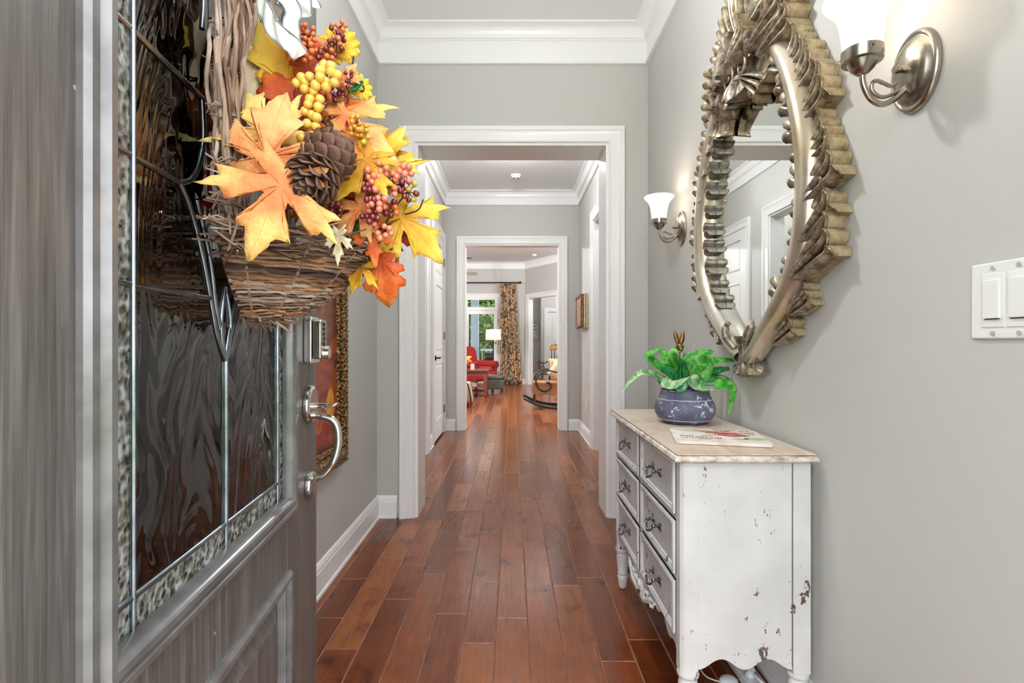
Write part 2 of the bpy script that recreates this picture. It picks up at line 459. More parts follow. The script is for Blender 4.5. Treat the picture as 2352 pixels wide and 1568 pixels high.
# ---- interior white doors (six-panel style: top, long, lower panels)
def panel_door(name, loc, fn, w, h, panels, handle_u, hinge_u, label, hmat):
    """fn(u,d,z): u across, d depth toward the viewer side (0 = face)"""
    r = sroot(name, loc, label)
    m = MB(); th = 0.04
    us = sorted({0, w}|{p[0] for p in panels}|{p[1] for p in panels}); zs = sorted({0.022, h}|{p[2] for p in panels}|{p[3] for p in panels})
    for i in range(len(us)-1):
        for k in range(len(zs)-1):
            cu, cz = (us[i]+us[i+1])/2, (zs[k]+zs[k+1])/2
            if any(p[0] < cu < p[1] and p[2] < cz < p[3] for p in panels): continue
            m.box((us[i], -th, zs[k]), (us[i+1], 0, zs[k+1]), fn)
    m.build('slab', DOORW, r)
    for (a, b, c, d) in panels:
        q = MB()
        q.box((a-0.002, -th+0.004, c-0.002), (b+0.002, -0.014, d+0.002), fn)
        e = 0.035
        vs = [(a+0.012, -0.0142, c+0.012), (b-0.012, -0.0142, c+0.012), (b-0.012, -0.0142, d-0.012), (a+0.012, -0.0142, d-0.012),
              (a+e, -0.003, c+e), (b-e, -0.003, c+e), (b-e, -0.003, d-e), (a+e, -0.003, d-e)]
        q.add([fn(*p) for p in vs], [(0,1,5,4),(1,2,6,5),(2,3,7,6),(3,0,4,7),(4,5,6,7)])
        q.build('panel', DOORW, r)
    if handle_u is not None:
        z = 0.96; m = MB()
        m.tube([fn(handle_u, 0.0005, z), fn(handle_u, 0.012, z)], 0.028, 16)
        m.tube([fn(handle_u, 0.012, z), fn(handle_u, 0.05, z)], 0.009, 10)
        sgn = 1 if hinge_u > handle_u else -1
        m.tube(bez([fn(handle_u, 0.05, z), fn(handle_u+sgn*0.04, 0.055, z+0.004), fn(handle_u+sgn*0.11, 0.05, z-0.004)], 5), [0.009]*6+[0.008, 0.008, 0.007, 0.006, 0.005], 8)
        m.build('lever_handle', BLACKM, r, 40)
    for z in (0.30, 1.22, 2.14 if h > 2.2 else 1.8):
        m = MB(); m.tube([fn(hinge_u, 0.006, z-0.05), fn(hinge_u, 0.006, z+0.05)], 0.0075, 8)
        m.box((hinge_u-0.02, -0.001, z-0.045), (hinge_u+0.02, 0.003, z+0.045), fn)
        m.build('hinge', hmat, r, 40)
    return r
HINGE = M('hinge_steel', (120, 116, 110), 0.35, 0.9)
w_ = 0.80; pn = [(0.13, w_-0.13, 0.24, 0.88), (0.13, w_-0.13, 1.02, 1.80), (0.13, w_-0.13, 1.94, 2.30)]
panel_door('door_2', (HX0-0.05, 5.68, 0), lambda u, d, z: Vector((HX0+0.012+d, 5.682+u, z)), w_, 2.41, pn, 0.07, w_-0.004, 'white panelled closet door with dark lever handle in the hall', HINGE)
panel_door('door_3', (1.07, 15.52, 0), lambda u, d, z: Vector((1.065+u, 15.53-d, z)), 0.83, 2.03, [(0.13, 0.70, 0.2, 0.95), (0.13, 0.70, 1.12, 1.88)], 0.76, 0.004, 'white panelled door beyond the angled doorway', HINGE)
# ---- french doors with transom in the far wall
GLASS_W = NT('window_glass'); GLASS_W.set(Roughness=0.0)
_tr = GLASS_W.add('ShaderNodeBsdfTransparent'); _gl = GLASS_W.add('ShaderNodeBsdfGlossy'); _gl.inputs['Roughness'].default_value = 0.02
_fr = GLASS_W.add('ShaderNodeFresnel'); _mx = GLASS_W.add('ShaderNodeMixShader')
GLASS_W.link(_fr.outputs[0], _mx.inputs[0]); GLASS_W.link(_tr.outputs[0], _mx.inputs[1]); GLASS_W.link(_gl.outputs[0], _mx.inputs[2]); GLASS_W.link(_mx.outputs[0], GLASS_W.out.inputs['Surface'])
def french(name, x0, x1, label):
    r = sroot(name, (x0, YF, 0), label); y0, y1 = YF+0.03, YF+0.075
    def fr(nm, a, b, z0, z1, st, rb, rt):
        m = MB(); m.box((a, y0, z0), (a+st, y1, z1)); m.box((b-st, y0, z0), (b, y1, z1)); m.box((a+st, y0, z0), (b-st, y1, z0+rb)); m.box((a+st, y0, z1-rt), (b-st, y1, z1))
        m.build(nm, TRIM, r, bevel=0.003)
        MB().box((a+st, y0+0.02, z0+rb), (b-st, y0+0.026, z1-rt)).build('pane', GLASS_W.m, r)
    fr('door_leaf', x0+0.01, x1-0.01, 0.02, 1.98, 0.155, 0.5, 0.1)
    fr('transom', x0+0.01, x1-0.01, 2.02, WH-0.01, 0.12, 0.05, 0.05)
    MB().box((x0, YF, 1.98), (x1, YF+0.1, 2.02)).build('transom_bar', TRIM, r)
    for z in (0.3, 1.1, 1.7):
        MB().tube([(x1-0.03, YF+0.02, z-0.05), (x1-0.03, YF+0.02, z+0.05)], 0.008, 8).build('hinge', HINGE, r)
    return r
french('window_1', WX0, WX1, 'white glazed patio door with transom beside the floral curtain')
french('window_2', W20, W21, 'added white glazed patio door further left, unseen, for daylight')  # window_2 is out of view, added to let in daylight
# ---- outdoors beyond the patio doors and in front of the house
GRASS = M('lawn_grass', (86, 110, 52), 0.9, 0, (122, 140, 74), 4, bump=(60, 0.5, 0.02))
CONC = M('porch_concrete', (168, 164, 158), 0.8, 0, (150, 147, 142), 3, bump=(40, 0.2, 0.003))
struct(MB().box((-30, 16.6, -0.30), (30, 45, -0.25)).build('ground', GRASS))
struct(MB().box((-30, -40, -0.30), (30, -3.0, -0.2)).build('ground', GRASS))
struct(MB().box((-3.4, YF+T, -0.20), (0.05, 16.7, -0.03)).build('patio_slab', CONC))
struct(MB().box((-4, -3.0, -0.20), (4, 0.08, -0.03)).build('porch_slab', CONC))
struct(MB().box((-0.45, 0.05, -0.03), (0.60, 0.30, 0.004)).build('door_threshold', M('threshold_bronze', (70, 62, 55), 0.4, 0.7)))
# ================================================================ front door (swung open into the foyer)
DN = Vector((0.9944, 0.1060, 0)); DTH = 0.045
def D(u, h, o): return Vector((-0.329-0.1066*u, u, h))+DN*o
def Dm(u, o, h): return D(u, h, o)
def door_wood():
    t = NT('door_stained_grain'); v = t.coord((30, 30, 1.2)); v2 = t.coord((90, 90, 2.0))
    g = t.noise(v, 2.2, 7, 0.65, 0.9); g2 = t.noise(v2, 3, 4, 0.6)
    t.base(t.mix(0.5, t.ramp(g, [(0.3, (54, 51, 49)), (0.5, (88, 84, 80)), (0.72, (140, 134, 128))]), t.ramp(g2, [(0.35, (64, 61, 59)), (0.65, (102, 97, 93))])))
    sp_ = t.ramp(t.noise(t.coord((1, 1, .6)), 75, 3, .5), [(0.735, (0, 0, 0, 1)), (0.75, (1, 1, 1, 1))]); cc = t.b.inputs['Base Color'].links[0].from_socket; t.base(t.mix(sp_, cc, (176, 172, 168)))
    t.set(Roughness=0.38); t.bump(t.math('ADD', g, t.math('MULTIPLY', g2, 0.5)), 0.35, 0.0022); return t.m
DWOOD = door_wood()
DMOULD = M('door_moulding_dark', (122, 120, 120), 0.2, 0.25, (98, 96, 96), 20, bump=(80, 0.05, 0.001))
GU0, GU1, GH0, GH1 = 0.475, 0.992, 0.842, 2.18
door = sroot('door_1', tuple(D(0.287, 0, 0)), 'dark stained front door with leaded glass standing open')
DU0, DU1, DHT = 0.287, 1.196, 2.425
def dpart(name, u0, u1, h0, h1, o0=-DTH, o1=0.0, mat=None, bevel=0.0015):
    return MB().box((u0, o0, h0), (u1, o1, h1), Dm).build(name, mat or DWOOD, door, bevel=bevel)
dpart('stile', DU0, GU0, 0.012, DHT); dpart('stile', GU1, DU1, 0.012, DHT)
dpart('rail', GU0, GU1, GH1, DHT); dpart('rail', GU0, GU1, 0.698, GH0); dpart('rail', GU0, GU1, 0.012, 0.16)
# lower raised panel
LPU0, LPU1, LPH0, LPH1 = GU0-0.055, GU1+0.055, 0.16, 0.698
dpart('panel', GU0, GU1, LPH0, LPH1, -0.038, -0.010)
def raised(a, b, c, d, e, o0, o1):
    vs = [(a, o0, c), (b, o0, c), (b, o0, d), (a, o0, d), (a+e, o1, c+e), (b-e, o1, c+e), (b-e, o1, d-e), (a+e, o1, d-e)]
    return MB().add([Dm(*p) for p in vs], [(0,1,5,4),(1,2,6,5),(2,3,7,6),(3,0,4,7),(4,5,6,7),(3,2,1,0)])
raised(GU0+0.035, GU1-0.035, LPH0+0.035, LPH1-0.035, 0.03, -0.0098, 0.0).build('panel_field', DWOOD, door)
PMO = [(0.0, 0), (0.0, 0.006), (0.006, 0.011), (0.014, 0.011), (0.020, 0.004), (0.026, 0.004), (0.032, -0.009), (0.036, -0.010), (0.036, -0.014), (0, -0.014)]
def dsweep(name, u0, u1, h0, h1, prof, off, nsign=1, mat=None):
    # profile a runs inward from the frame (u0..h1), b along the outward normal
    path = [D(u0, h0, off), D(u1, h0, off), D(u1, h1, off), D(u0, h1, off)]
    n = DN*nsign
    inw = n.cross(path[1]-path[0]); sd = 1 if inw.z > 0 else -1
    return MB().sweep(path, n, prof, True, sd).build(name, mat or DMOULD, door, 35)
dsweep('panel_moulding', GU0-0.004, GU1+0.004, LPH0-0.004, LPH1+0.004, PMO, 0.0)
# glass stop moulding, outside and inside face
GMO = [(-0.034, -0.0005), (-0.034, 0.006), (-0.030, 0.011), (-0.022, 0.012), (-0.019, 0.008), (-0.016, 0.008), (-0.011, 0.015), (-0.003, 0.015), (0.001, 0.011), (0.003, 0.002), (0.004, -0.002), (0.004, -0.0085), (0, -0.0085), (0, -0.0005)]
dsweep('glass_moulding', GU0, GU1, GH0, GH1, GMO, 0.0)
dsweep('glass_moulding', GU0, GU1, GH0, GH1, GMO, -DTH, -1)
# ---- leaded glass
def glass_mat(name, kind):
    t = NT(name)
    if kind == 'swirl':
        v = t.coord((3.2, 3.2, 1.3)); w = t.add('ShaderNodeTexNoise'); w.inputs['Scale'].default_value = 1.6; w.inputs['Detail'].default_value = 1.5; w.inputs['Distortion'].default_value = 2.2
        t.link(v, w.inputs['Vector'])
        h = t.math('MULTIPLY', t.math('SINE', t.math('MULTIPLY', w.outputs['Fac'], 72.0), 0.0), 0.5)
        st, ds = 0.14, 0.004
    elif kind == 'pebble':
        v = t.coord((1, 1, 1)); vo = t.add('ShaderNodeTexVoronoi'); vo.inputs['Scale'].default_value = 130; vo.feature = 'SMOOTH_F1'; t.link(v, vo.inputs['Vector'])
        h = t.math('ADD', vo.outputs['Distance'], t.math('MULTIPLY', t.noise(v, 120, 4), 0.8)); st, ds = 0.85, 0.006
    bp = t.add('ShaderNodeBump'); bp.inputs['Strength'].default_value = st; bp.inputs['Distance'].default_value = ds; t.link(h, bp.inputs['Height'])
    rf = t.add('ShaderNodeBsdfRefraction'); rf.inputs['IOR'].default_value = 1.15; rf.inputs['Roughness'].default_value = 0.0 if kind == 'swirl' else 0.06
    rf.inputs['Color'].default_value = (0.93, 0.97, 0.96, 1) if kind == 'swirl' else (0.86, 0.94, 0.94, 1)
    trn = t.add('ShaderNodeBsdfTransparent'); trn.inputs['Color'].default_value = (0.93, 0.97, 0.97, 1)
    gl = t.add('ShaderNodeBsdfGlossy'); gl.inputs['Roughness'].default_value = 0.015 if kind == 'swirl' else 0.08
    fr = t.add('ShaderNodeFresnel'); fr.inputs['IOR'].default_value = 2.2
    for nd in (rf, gl): t.link(bp.outputs[0], nd.inputs['Normal'])
    m1 = t.add('ShaderNodeMixShader'); m1.inputs[0].default_value = 0.45 if kind == 'swirl' else 0.15; t.link(rf.outputs[0], m1.inputs[1]); t.link(trn.outputs[0], m1.inputs[2])
    m2 = t.add('ShaderNodeMixShader'); t.link(fr.outputs[0], m2.inputs[0]); t.link(m1.outputs[0], m2.inputs[1]); t.link(gl.outputs[0], m2.inputs[2])
    if kind == 'pebble':
        df = t.add('ShaderNodeBsdfDiffuse'); t.link(t.ramp(t.math('ADD', t.math('MULTIPLY', vo.outputs['Distance'], 0.5), t.math('MULTIPLY', t.noise(t.coord((1, 1, .5)), 70, 5, .7), 0.7)), [(0.42, (70, 64, 52)), (0.55, (150, 146, 132)), (0.72, (226, 232, 230))]), df.inputs['Color']); t.link(bp.outputs[0], df.inputs['Normal'])  # pebble glitter painted into the diffuse colour along with the glass's own mottling
        m3 = t.add('ShaderNodeMixShader'); m3.inputs[0].default_value = 0.45; t.link(m2.outputs[0], m3.inputs[1]); t.link(df.outputs[0], m3.inputs[2]); m2 = m3
    t.link(m2.outputs[0], t.out.inputs['Surface']); return t.m
SWIRL = glass_mat('leaded_glass_swirl', 'swirl'); PEB = glass_mat('leaded_glass_pebbled', 'pebble')
CAME = M('lead_came_zinc', (150, 158, 166), 0.22, 1.0, (120, 128, 136), 40)
UC = 0.746
IU0, IU1, IH0, IH1 = 0.532, 0.960, GH0+0.038, GH1-0.038
def pane(u0, u1, h0, h1, mt): MB().box((u0, -0.015, h0), (u1, -0.0095, h1), Dm).build('pane', mt, door)
for (a, b) in ((GU0, IU0), (IU1, GU1)):
    for (c, d) in ((GH0, IH0), (IH0, 1.205), (1.205, 1.339), (1.339, 1.47), (1.47, 1.62), (1.62, 1.80), (1.80, IH1), (IH1, GH1)): pane(a, b, c, d, PEB)
for (a, b) in ((IU0, UC), (UC, IU1)):
    pane(a, b, GH0, IH0, PEB); pane(a, b, IH1, GH1, PEB); pane(a, b, IH0, IH1, SWIRL)
def came(pts, r=0.0042, n=6, smooth=True):
    q = [D(u, h, -0.0085) for u, h in pts]
    if smooth and len(q) > 2: q = bez(q, n)
    MB().tube(q, r, 8, flat=0.8).build('came', CAME, door, 50)
for u in (IU0, IU1): came([(u, GH0), (u, GH1)], 0.0042)
for h in (IH0, IH1): came([(GU0, h), (GU1, h)], 0.0038)
HM = 1.513
def mir(pts): return [(u, 2*HM-h) for u, h in pts]
came([(UC, GH0), (UC, 1.118)]); came([(UC, 2*HM-1.118), (UC, GH1)])
for sgn in (-1, 1):
    def S(pts): return [(UC+(u-0.729)*1.02*(1 if sgn < 0 else -1), h) for u, h in pts]
    tul = S([(0.609, 1.339), (0.627, 1.322), (0.645, 1.298), (0.668, 1.252), (0.686, 1.205), (0.706, 1.152), (0.729, 1.118)])
    inn = S([(0.650, 1.330), (0.668, 1.296), (0.688, 1.25), (0.700, 1.20), (0.714, 1.165), (0.729, 1.118)])
    out = S([(0.609, 1.339), (0.636, 1.352), (0.656, 1.380), (0.668, 1.42), (0.664, 1.466)])
    hrz = [S([(0.519, 1.339), (0.609, 1.339)]), S([(0.519, 1.205), (0.686, 1.205)]), S([(0.519, 1.47), (0.664, 1.468)])]
    drop = S([(0.729, 1.118), (0.716, 1.15), (0.714, 1.175), (0.720, 1.20), (0.729, 1.225)])
    for c in (tul, inn, drop): came(c, 0.0036); came(mir(c), 0.0036)
    came(out, 0.0036); came(mir(out), 0.0036)
    for c in hrz[:2]: came(c, 0.0034); came(mir(c), 0.0034)
    came(hrz[2], 0.0034)
    for h in (1.205, 1.339, 1.47):
        came([(GU0, h), (IU0, h)] if sgn < 0 else [(IU1, h), (GU1, h)], 0.003)
# ---- lock hardware
HU = 1.128
kp = MB(); kp.prism([(HU-0.033, 1.098), (HU+0.033, 1.098), (HU+0.035, 1.104), (HU+0.035, 1.192), (HU+0.028, 1.200), (HU-0.028, 1.200), (HU-0.035, 1.192), (HU-0.035, 1.104)], lambda u, h, o: D(u, h, o), 0.0, 0.016)
kpo = kp.build('keypad_lock', CHROME, door, bevel=0.002)
MB().prism([(HU-0.026, 1.108), (HU+0.026, 1.108), (HU+0.026, 1.188), (HU+0.018, 1.194), (HU-0.018, 1.194), (HU-0.026, 1.188)], lambda u, h, o: D(u, h, o), 0.0165, 0.034).build('keypad_cover', NICKEL, kpo, bevel=0.003)
MB().tube([D(HU, 1.122, 0.034), D(HU, 1.122, 0.046)], [0.016, 0.014], 16).build('lock_cylinder', CHROME, kpo, 40)
KEY = M('keypad_buttons_dark', (52, 54, 58), 0.3)
for i in range(5):
    MB().tube([D(HU, 1.142+i*0.0105, 0.034), D(HU, 1.142+i*0.0105, 0.0365)], 0.0042, 10).build('button', KEY, kpo)
hs = MB()
Mx = Matrix((( -0.106, 0, 0.9944, 0), (0.9944, 0, 0.1060, 0), (0, 1, 0, 0), (0, 0, 0, 1)))  # disc axis along door normal
def disc(m, u, h, prof, n=28): m.lathe(prof, D(u, h, 0), n, Mx)
hs = MB(); disc(hs, HU, 1.008, [(0.042, 0.0005), (0.043, 0.004), (0.041, 0.010), (0.036, 0.012), (0.035, 0.0135)])
hset = hs.build('handle_rose', CHROME, door, 40)
pl = MB(); pl.tube(bez([D(HU, 0.985, 0.010), D(HU, 0.980, 0.032), D(HU, 0.972, 0.052), D(HU, 0.952, 0.063), D(HU, 0.915, 0.064), D(HU, 0.875, 0.052), D(HU, 0.852, 0.034), D(HU, 0.846, 0.018)], 6), [0.0075]*5+[0.0085]*10+[0.0088]*16+[0.0075]*12, 12)
pl.build('pull_grip', CHROME, hset, 50)
tb = MB(); tb.tube([D(HU, 1.003, 0.012), D(HU, 1.003, 0.04)], 0.006, 10); tb.grid(lambda i, j: D(HU-0.016+j*0.032/4, 1.003+0.006*math.sin(i/5*1.5)-0.004*abs(j-2)/2, 0.032+i*0.03/5), 6, 5)
tb.build('thumb_latch', CHROME, hset, 50, solid=0.003)
lm = MB(); disc(lm, HU, 0.830, [(0.030, 0.0005), (0.031, 0.004), (0.029, 0.011), (0.024, 0.0135)]); lm.build('pull_mount', CHROME, door, 40)
for h in (0.25, 1.21, 2.18):
    MB().tube([D(DU0-0.006, h-0.05, -0.04), D(DU0-0.006, h+0.05, -0.04)], 0.008, 8).build('hinge', HINGE, door)

# ================================================================ painting in gilt frame on the left wall
py0, py1, pz0, pz1 = 1.42, 2.63, 0.535, 1.80
pic = thing('framed_painting', 'large landscape painting in ornate dark gilt frame behind the open front door', 'painting', (FX0, (py0+py1)/2, pz0))
def gilt():
    t = NT('ornate_gilt'); v = t.coord(); vo = t.add('ShaderNodeTexVoronoi'); vo.inputs['Scale'].default_value = 95; vo.feature = 'SMOOTH_F1'; t.link(v, vo.inputs['Vector'])
    n = t.noise(v, 60, 5, 0.6); h = t.math('ADD', vo.outputs['Distance'], t.math('MULTIPLY', n, 0.5))
    t.base(t.ramp(h, [(0.35, (40, 28, 18)), (0.6, (96, 70, 38)), (0.9, (170, 130, 74))])); t.set(Roughness=0.42, Metallic=0.55)
    t.bump(h, 1.0, 0.012); return t.m
GILT = gilt()
FPR = [(0, 0), (0, 0.028), (0.012, 0.040), (0.022, 0.034), (0.036, 0.046), (0.056, 0.050), (0.070, 0.040), (0.080, 0.026), (0.092, 0.030), (0.100, 0.020), (0.104, 0.008), (0.104, 0)]
pth = [(FX0, py0, pz0), (FX0, py1, pz0), (FX0, py1, pz1), (FX0, py0, pz1)]
MB().sweep([Vector(p)+Vector((0.001, 0, 0)) for p in pth], (1, 0, 0), FPR, True, 1).build('frame', GILT, pic, 30)
# beaded inner edge
def beads(y0, y1, z0, z1, step=0.022):
    m = MB(); yy = y0
    while yy <= y1: m.sphere((FX0+0.036, yy, z0), 0.009, 6, 5); m.sphere((FX0+0.036, yy, z1), 0.009, 6, 5); yy += step
    zz = z0
    while zz <= z1: m.sphere((FX0+0.036, y0, zz), 0.009, 6, 5); m.sphere((FX0+0.036, y1, zz), 0.009, 6, 5); zz += step
    return m
beads(py0+0.092, py1-0.092, pz0+0.092, pz1-0.092).build('bead_edge', GILT, pic, 60)
beads(py0+0.014, py1-0.014, pz0+0.014, pz1-0.014, 0.026).build('bead_edge', GILT, pic, 60)
def canvas():
    t = NT('painted_canvas'); v = t.coord((0.7, 0.7, 1.6)); n = t.noise(v, 3.2, 7, 0.62, 1.2)
    sep = t.add('ShaderNodeSeparateXYZ'); t.link(t.coord(), sep.inputs[0])
    f = t.math('ADD', t.math('MULTIPLY', n, 0.75), t.math('MULTIPLY', sep.outputs['Z'], 0.28))
    t.base(t.ramp(f, [(0.30, (58, 24, 14)), (0.42, (120, 40, 22)), (0.5, (168, 78, 40)), (0.56, (92, 44, 26)), (0.66, (150, 84, 50)), (0.78, (196, 140, 92)), (0.9, (120, 96, 70))]))
    t.set(Roughness=0.35); t.bump(t.noise(v, 40, 5), 0.25, 0.003); return t.m
MB().box((FX0+0.004, py0+0.095, pz0+0.095), (FX0+0.014, py1-0.095, pz1-0.095)).build('canvas', canvas(), pic)
PEAR = M('painted_pear', (222, 164, 52), 0.45, 0, (198, 112, 30), 14)
def flat_blob(nm, cy, cz, ry, rz, mt, par, x, seed=1, n=24):
    rr = random.Random(seed)
    ph = [rr.uniform(0, 6.28) for _ in range(3)]
    poly = []
    for k in range(n):
        a = 2*math.pi*k/n; q = 1+0.12*math.sin(2*a+ph[0])+0.07*math.sin(3*a+ph[1])
        poly.append((cy+ry*q*math.cos(a), cz+rz*q*math.sin(a)))
    MB().prism(poly, lambda a, b, d: Vector((x+d, a, b)), 0, 0.0012).build(nm, mt, par)
flat_blob('painted_pear', 2.44, 0.845, 0.05, 0.085, PEAR, pic, FX0+0.0142, 3)
flat_blob('painted_pear', 2.28, 0.80, 0.06, 0.065, M('painted_pear_red', (170, 54, 30), 0.45, 0, (206, 120, 48), 14), pic, FX0+0.0142, 5)
flat_blob('painted_cloth', 2.1, 0.72, 0.30, 0.075, M('painted_cloth_red', (120, 32, 24), 0.5, 0, (160, 60, 36), 10), pic, FX0+0.0141, 8)
# ================================================================ dresser
def paint_mat(name, c, c2, chip, thr, edge_scale=16.0, rough=0.5):
    """painted wood: soft mottling, and worn chips with a shape of their own"""
    t = NT(name); v = t.coord(); vz = t.coord((1, 1, 0.45))
    base = t.ramp(t.noise(v, 7, 5), [(0.3, c), (0.7, c2)])
    n1 = t.noise(vz, edge_scale, 8, 0.68, 0.4); n2 = t.noise(v, 5.0, 3)
    msk = t.math('MULTIPLY', n1, t.math('ADD', t.math('MULTIPLY', n2, 0.6), 0.7))
    chipm = t.ramp(msk, [(thr, (0, 0, 0, 1)), (thr+0.012, (1, 1, 1, 1))])
    t.base(t.mix(chipm, base, chip)); t.set(Roughness=rough)
    t.bump(t.math('SUBTRACT', t.math('MULTIPLY', t.noise(v, 50, 4), 0.25), chipm), 0.25, 0.002); return t.m
WPAINT = paint_mat('dresser_white_paint', (224, 223, 220), (205, 205, 204), (92, 74, 62), 0.638, 44.0)
GPAINT = paint_mat('dresser_grey_glaze', (216, 218, 219), (186, 189, 192), (40, 37, 36), 0.63, 50.0)
GPAINT2 = paint_mat('dresser_grey_glaze_frame', (222, 222, 223), (192, 194, 197), (48, 44, 42), 0.63, 50.0)
def topwood():
    t = NT('dresser_top_washed_oak'); v = t.coord((9, 1.3, 9)); v0 = t.coord()
    g = t.noise(v, 4, 6, 0.6, 0.6); b = t.noise(v0, 3.0, 4)
    c = t.ramp(g, [(0.3, (186, 160, 138)), (0.55, (206, 184, 164)), (0.75, (220, 204, 188))])
    t.base(t.mix(t.ramp(b, [(0.4, (0, 0, 0, 1)), (0.72, (0.7, 0.7, 0.7, 1))]), c, (216, 208, 200))); t.set(Roughness=0.42)
    t.bump(g, 0.1, 0.001); return t.m
TOPW = topwood()
def topedge():
    t = NT('dresser_top_worn_edge'); v = t.coord((1, 1, 2)); n = t.noise(v, 26, 7, 0.7)
    t.base(t.ramp(n, [(0.36, (150, 126, 108)), (0.5, (205, 194, 182)), (0.66, (228, 224, 218))])); t.set(Roughness=0.5); return t.m
TOPE = topedge()
dx0, dx1, dy0, dy1 = 0.463, 0.868, 1.447, 2.43
bx0, bx1, by0, by1 = 0.488, 0.860, 1.472, 2.405
dr = thing('dresser', 'distressed white dresser with six grey drawers against the right wall', 'dresser', ((dx0+dx1)/2, (dy0+dy1)/2, 0))
BZ = 0.235; TZ = 0.800
mb = MB(); mb.box((bx0+0.03, by0+0.012, BZ+0.03), (bx1-0.004, by1-0.012, TZ)); mb.build('body', GPAINT2, dr)
# top slab with moulded edge
tm = MB(); tm.box((dx0+0.006, dy0+0.006, 0.8225), (dx1-0.002, dy1-0.006, 0.8262)); tm.build('top', TOPW, dr, bevel=0.0015)
ed = [(0.01, 0), (0.0, 0.004), (-0.002, 0.008), (0.001, 0.016), (0.004, 0.0195), (0.012, 0.0225), (0.05, 0.0225), (0.05, 0)]
MB().sweep([(dx0, dy0, 0.800), (dx1, dy0, 0.800), (dx1, dy1, 0.800), (dx0, dy1, 0.800)], (0, 0, 1), ed, True, 1).build('top_edge', TOPE, dr, 40)
# corner posts (near-front canted, near-rear square, far-front, far-rear)
def post(poly, nm='corner_post', mt=WPAINT, z0=0.188, z1=TZ):
    MB().prism(poly, lambda a, b, d: Vector((a, b, d)), z0, z1).build(nm, mt, dr, bevel=0.002)
post([(bx0+0.008, by0+0.002), (bx0+0.048, by0), (bx0+0.048, by0+0.045), (bx0-0.002, by0+0.045), (bx0-0.002, by0+0.012)])
post([(bx1-0.050, by0), (bx1, by0), (bx1, by0+0.045), (bx1-0.050, by0+0.045)])
post([(bx0-0.002, by1-0.045), (bx0+0.048, by1-0.045), (bx0+0.048, by1), (bx0+0.008, by1), (bx0-0.002, by1-0.012)], mt=GPAINT2)
post([(bx1-0.050, by1-0.045), (bx1, by1-0.045), (bx1, by1), (bx1-0.050, by1)])
# near side panel with scalloped lower edge
sx0, sx1 = bx0+0.048, bx1-0.053
def scallop(t):  # 0..1 across the side, returns height of the lower edge
    return 0.200+0.030*math.sin(2*math.pi*t)**2
def sidep(y0, y1, nm='side_panel'):
    n = 44; poly = [(sx0, TZ)]+[(sx0+(sx1-sx0)*k/n, scallop(k/n)) for k in range(n+1)]+[(sx1, TZ)]
    MB().prism(poly, lambda a, b, d: Vector((a, d, b)), y0, y1).build(nm, WPAINT, dr, bevel=0.0015)
sidep(by0+0.003, by0+0.016); sidep(by1-0.016, by1-0.003)
MB().box((sx1+0.0002, by0+0.006, 0.21), (sx1+0.0028, by0+0.02, TZ)).build('shadow_gap_strip', M('joint_dark', (56, 54, 56), 0.8), dr)
# feet
FT = [(0.012, 0), (0.017, 0.006), (0.019, 0.02), (0.024, 0.052), (0.0245, 0.062), (0.020, 0.068), (0.0235, 0.072), (0.0235, 0.076), (0.021, 0.080), (0.026, 0.120), (0.028, 0.150), (0.026, 0.168), (0.022, 0.174), (0.030, 0.180), (0.032, 0.188), (0.030, 0.197)]
for x, y in ((bx0+0.026, by0+0.024), (bx1-0.026, by0+0.024), (bx0+0.026, by1-0.024), (bx1-0.026, by1-0.024)):
    MB().lathe([(r, z*0.955+0.001) for r, z in FT], (x, y, 0), 20).build('turned_foot', WPAINT, dr, 50)
# front frame: rails, stile, apron
fx = bx0
rows = [(0.635, 0.792), (0.457, 0.614), (0.279, 0.436)]; cols = [(by0+0.05, 1.915), (1.955, by1-0.05)]
MB().box((fx+0.002, by0+0.045, 0.792), (fx+0.03, by1-0.045, TZ)).build('front_rail', GPAINT2, dr)
for z0, z1 in ((0.614, 0.635), (0.436, 0.457), (0.268, 0.279)):
    MB().box((fx+0.002, by0+0.045, z0), (fx+0.03, by1-0.045, z1)).build('front_rail', GPAINT2, dr, bevel=0.002)
MB().box((fx+0.001, 1.917, 0.27), (fx+0.03, 1.953, 0.798)).build('front_stile', GPAINT2, dr, bevel=0.002)
def aprz(t):
    a = abs(t-0.5)*2
    return 0.205+0.045*math.sin(min(a/0.55, 1)*math.pi/2)**2-0.030*max(0, (a-0.62)/0.38)**1.2+0.012*math.sin(a*22)*(1 if a < 0.95 else 0)
n = 70; poly = [(by0+0.045, 0.268)]+[(by0+0.045+(by1-by0-0.09)*k/n, aprz(k/n)) for k in range(n+1)]+[(by1-0.045, 0.268)]
MB().prism(poly, lambda a, b, d: Vector((d, a, b)), fx+0.003, fx+0.022).build('apron', GPAINT2, dr, bevel=0.0015)
# carved ornament on the apron
cv = MB(); cy = (by0+by1)/2
for k in range(-5, 6):
    s = 1-abs(k)*0.09; y = cy+k*0.032; z = 0.222+0.006*abs(k)-0.002*k*k*0.4+0.008*math.cos(k*2.1)
    cv.sphere((fx-0.001, y, z), 0.021*s, 10, 8, (0.45, 1.0, 0.8))
    cv.tube([(fx-0.008, y+0.016*s*math.cos(a*0.6)*(1-a/14), z+0.016*s*math.sin(a*0.6)*(1-a/14)) for a in range(12)], [0.0045*s]*12, 6)
for sg in (-1, 1):
    cv.tube(bez([(fx-0.002, cy+sg*0.03, 0.205), (fx-0.006, cy+sg*0.09, 0.215), (fx-0.004, cy+sg*0.15, 0.245), (fx, cy+sg*0.19, 0.250)], 6), [0.012]*8+[0.009]*6+[0.006]*5, 8)
cv.build('carved_ornament', WPAINT, dr, 70)
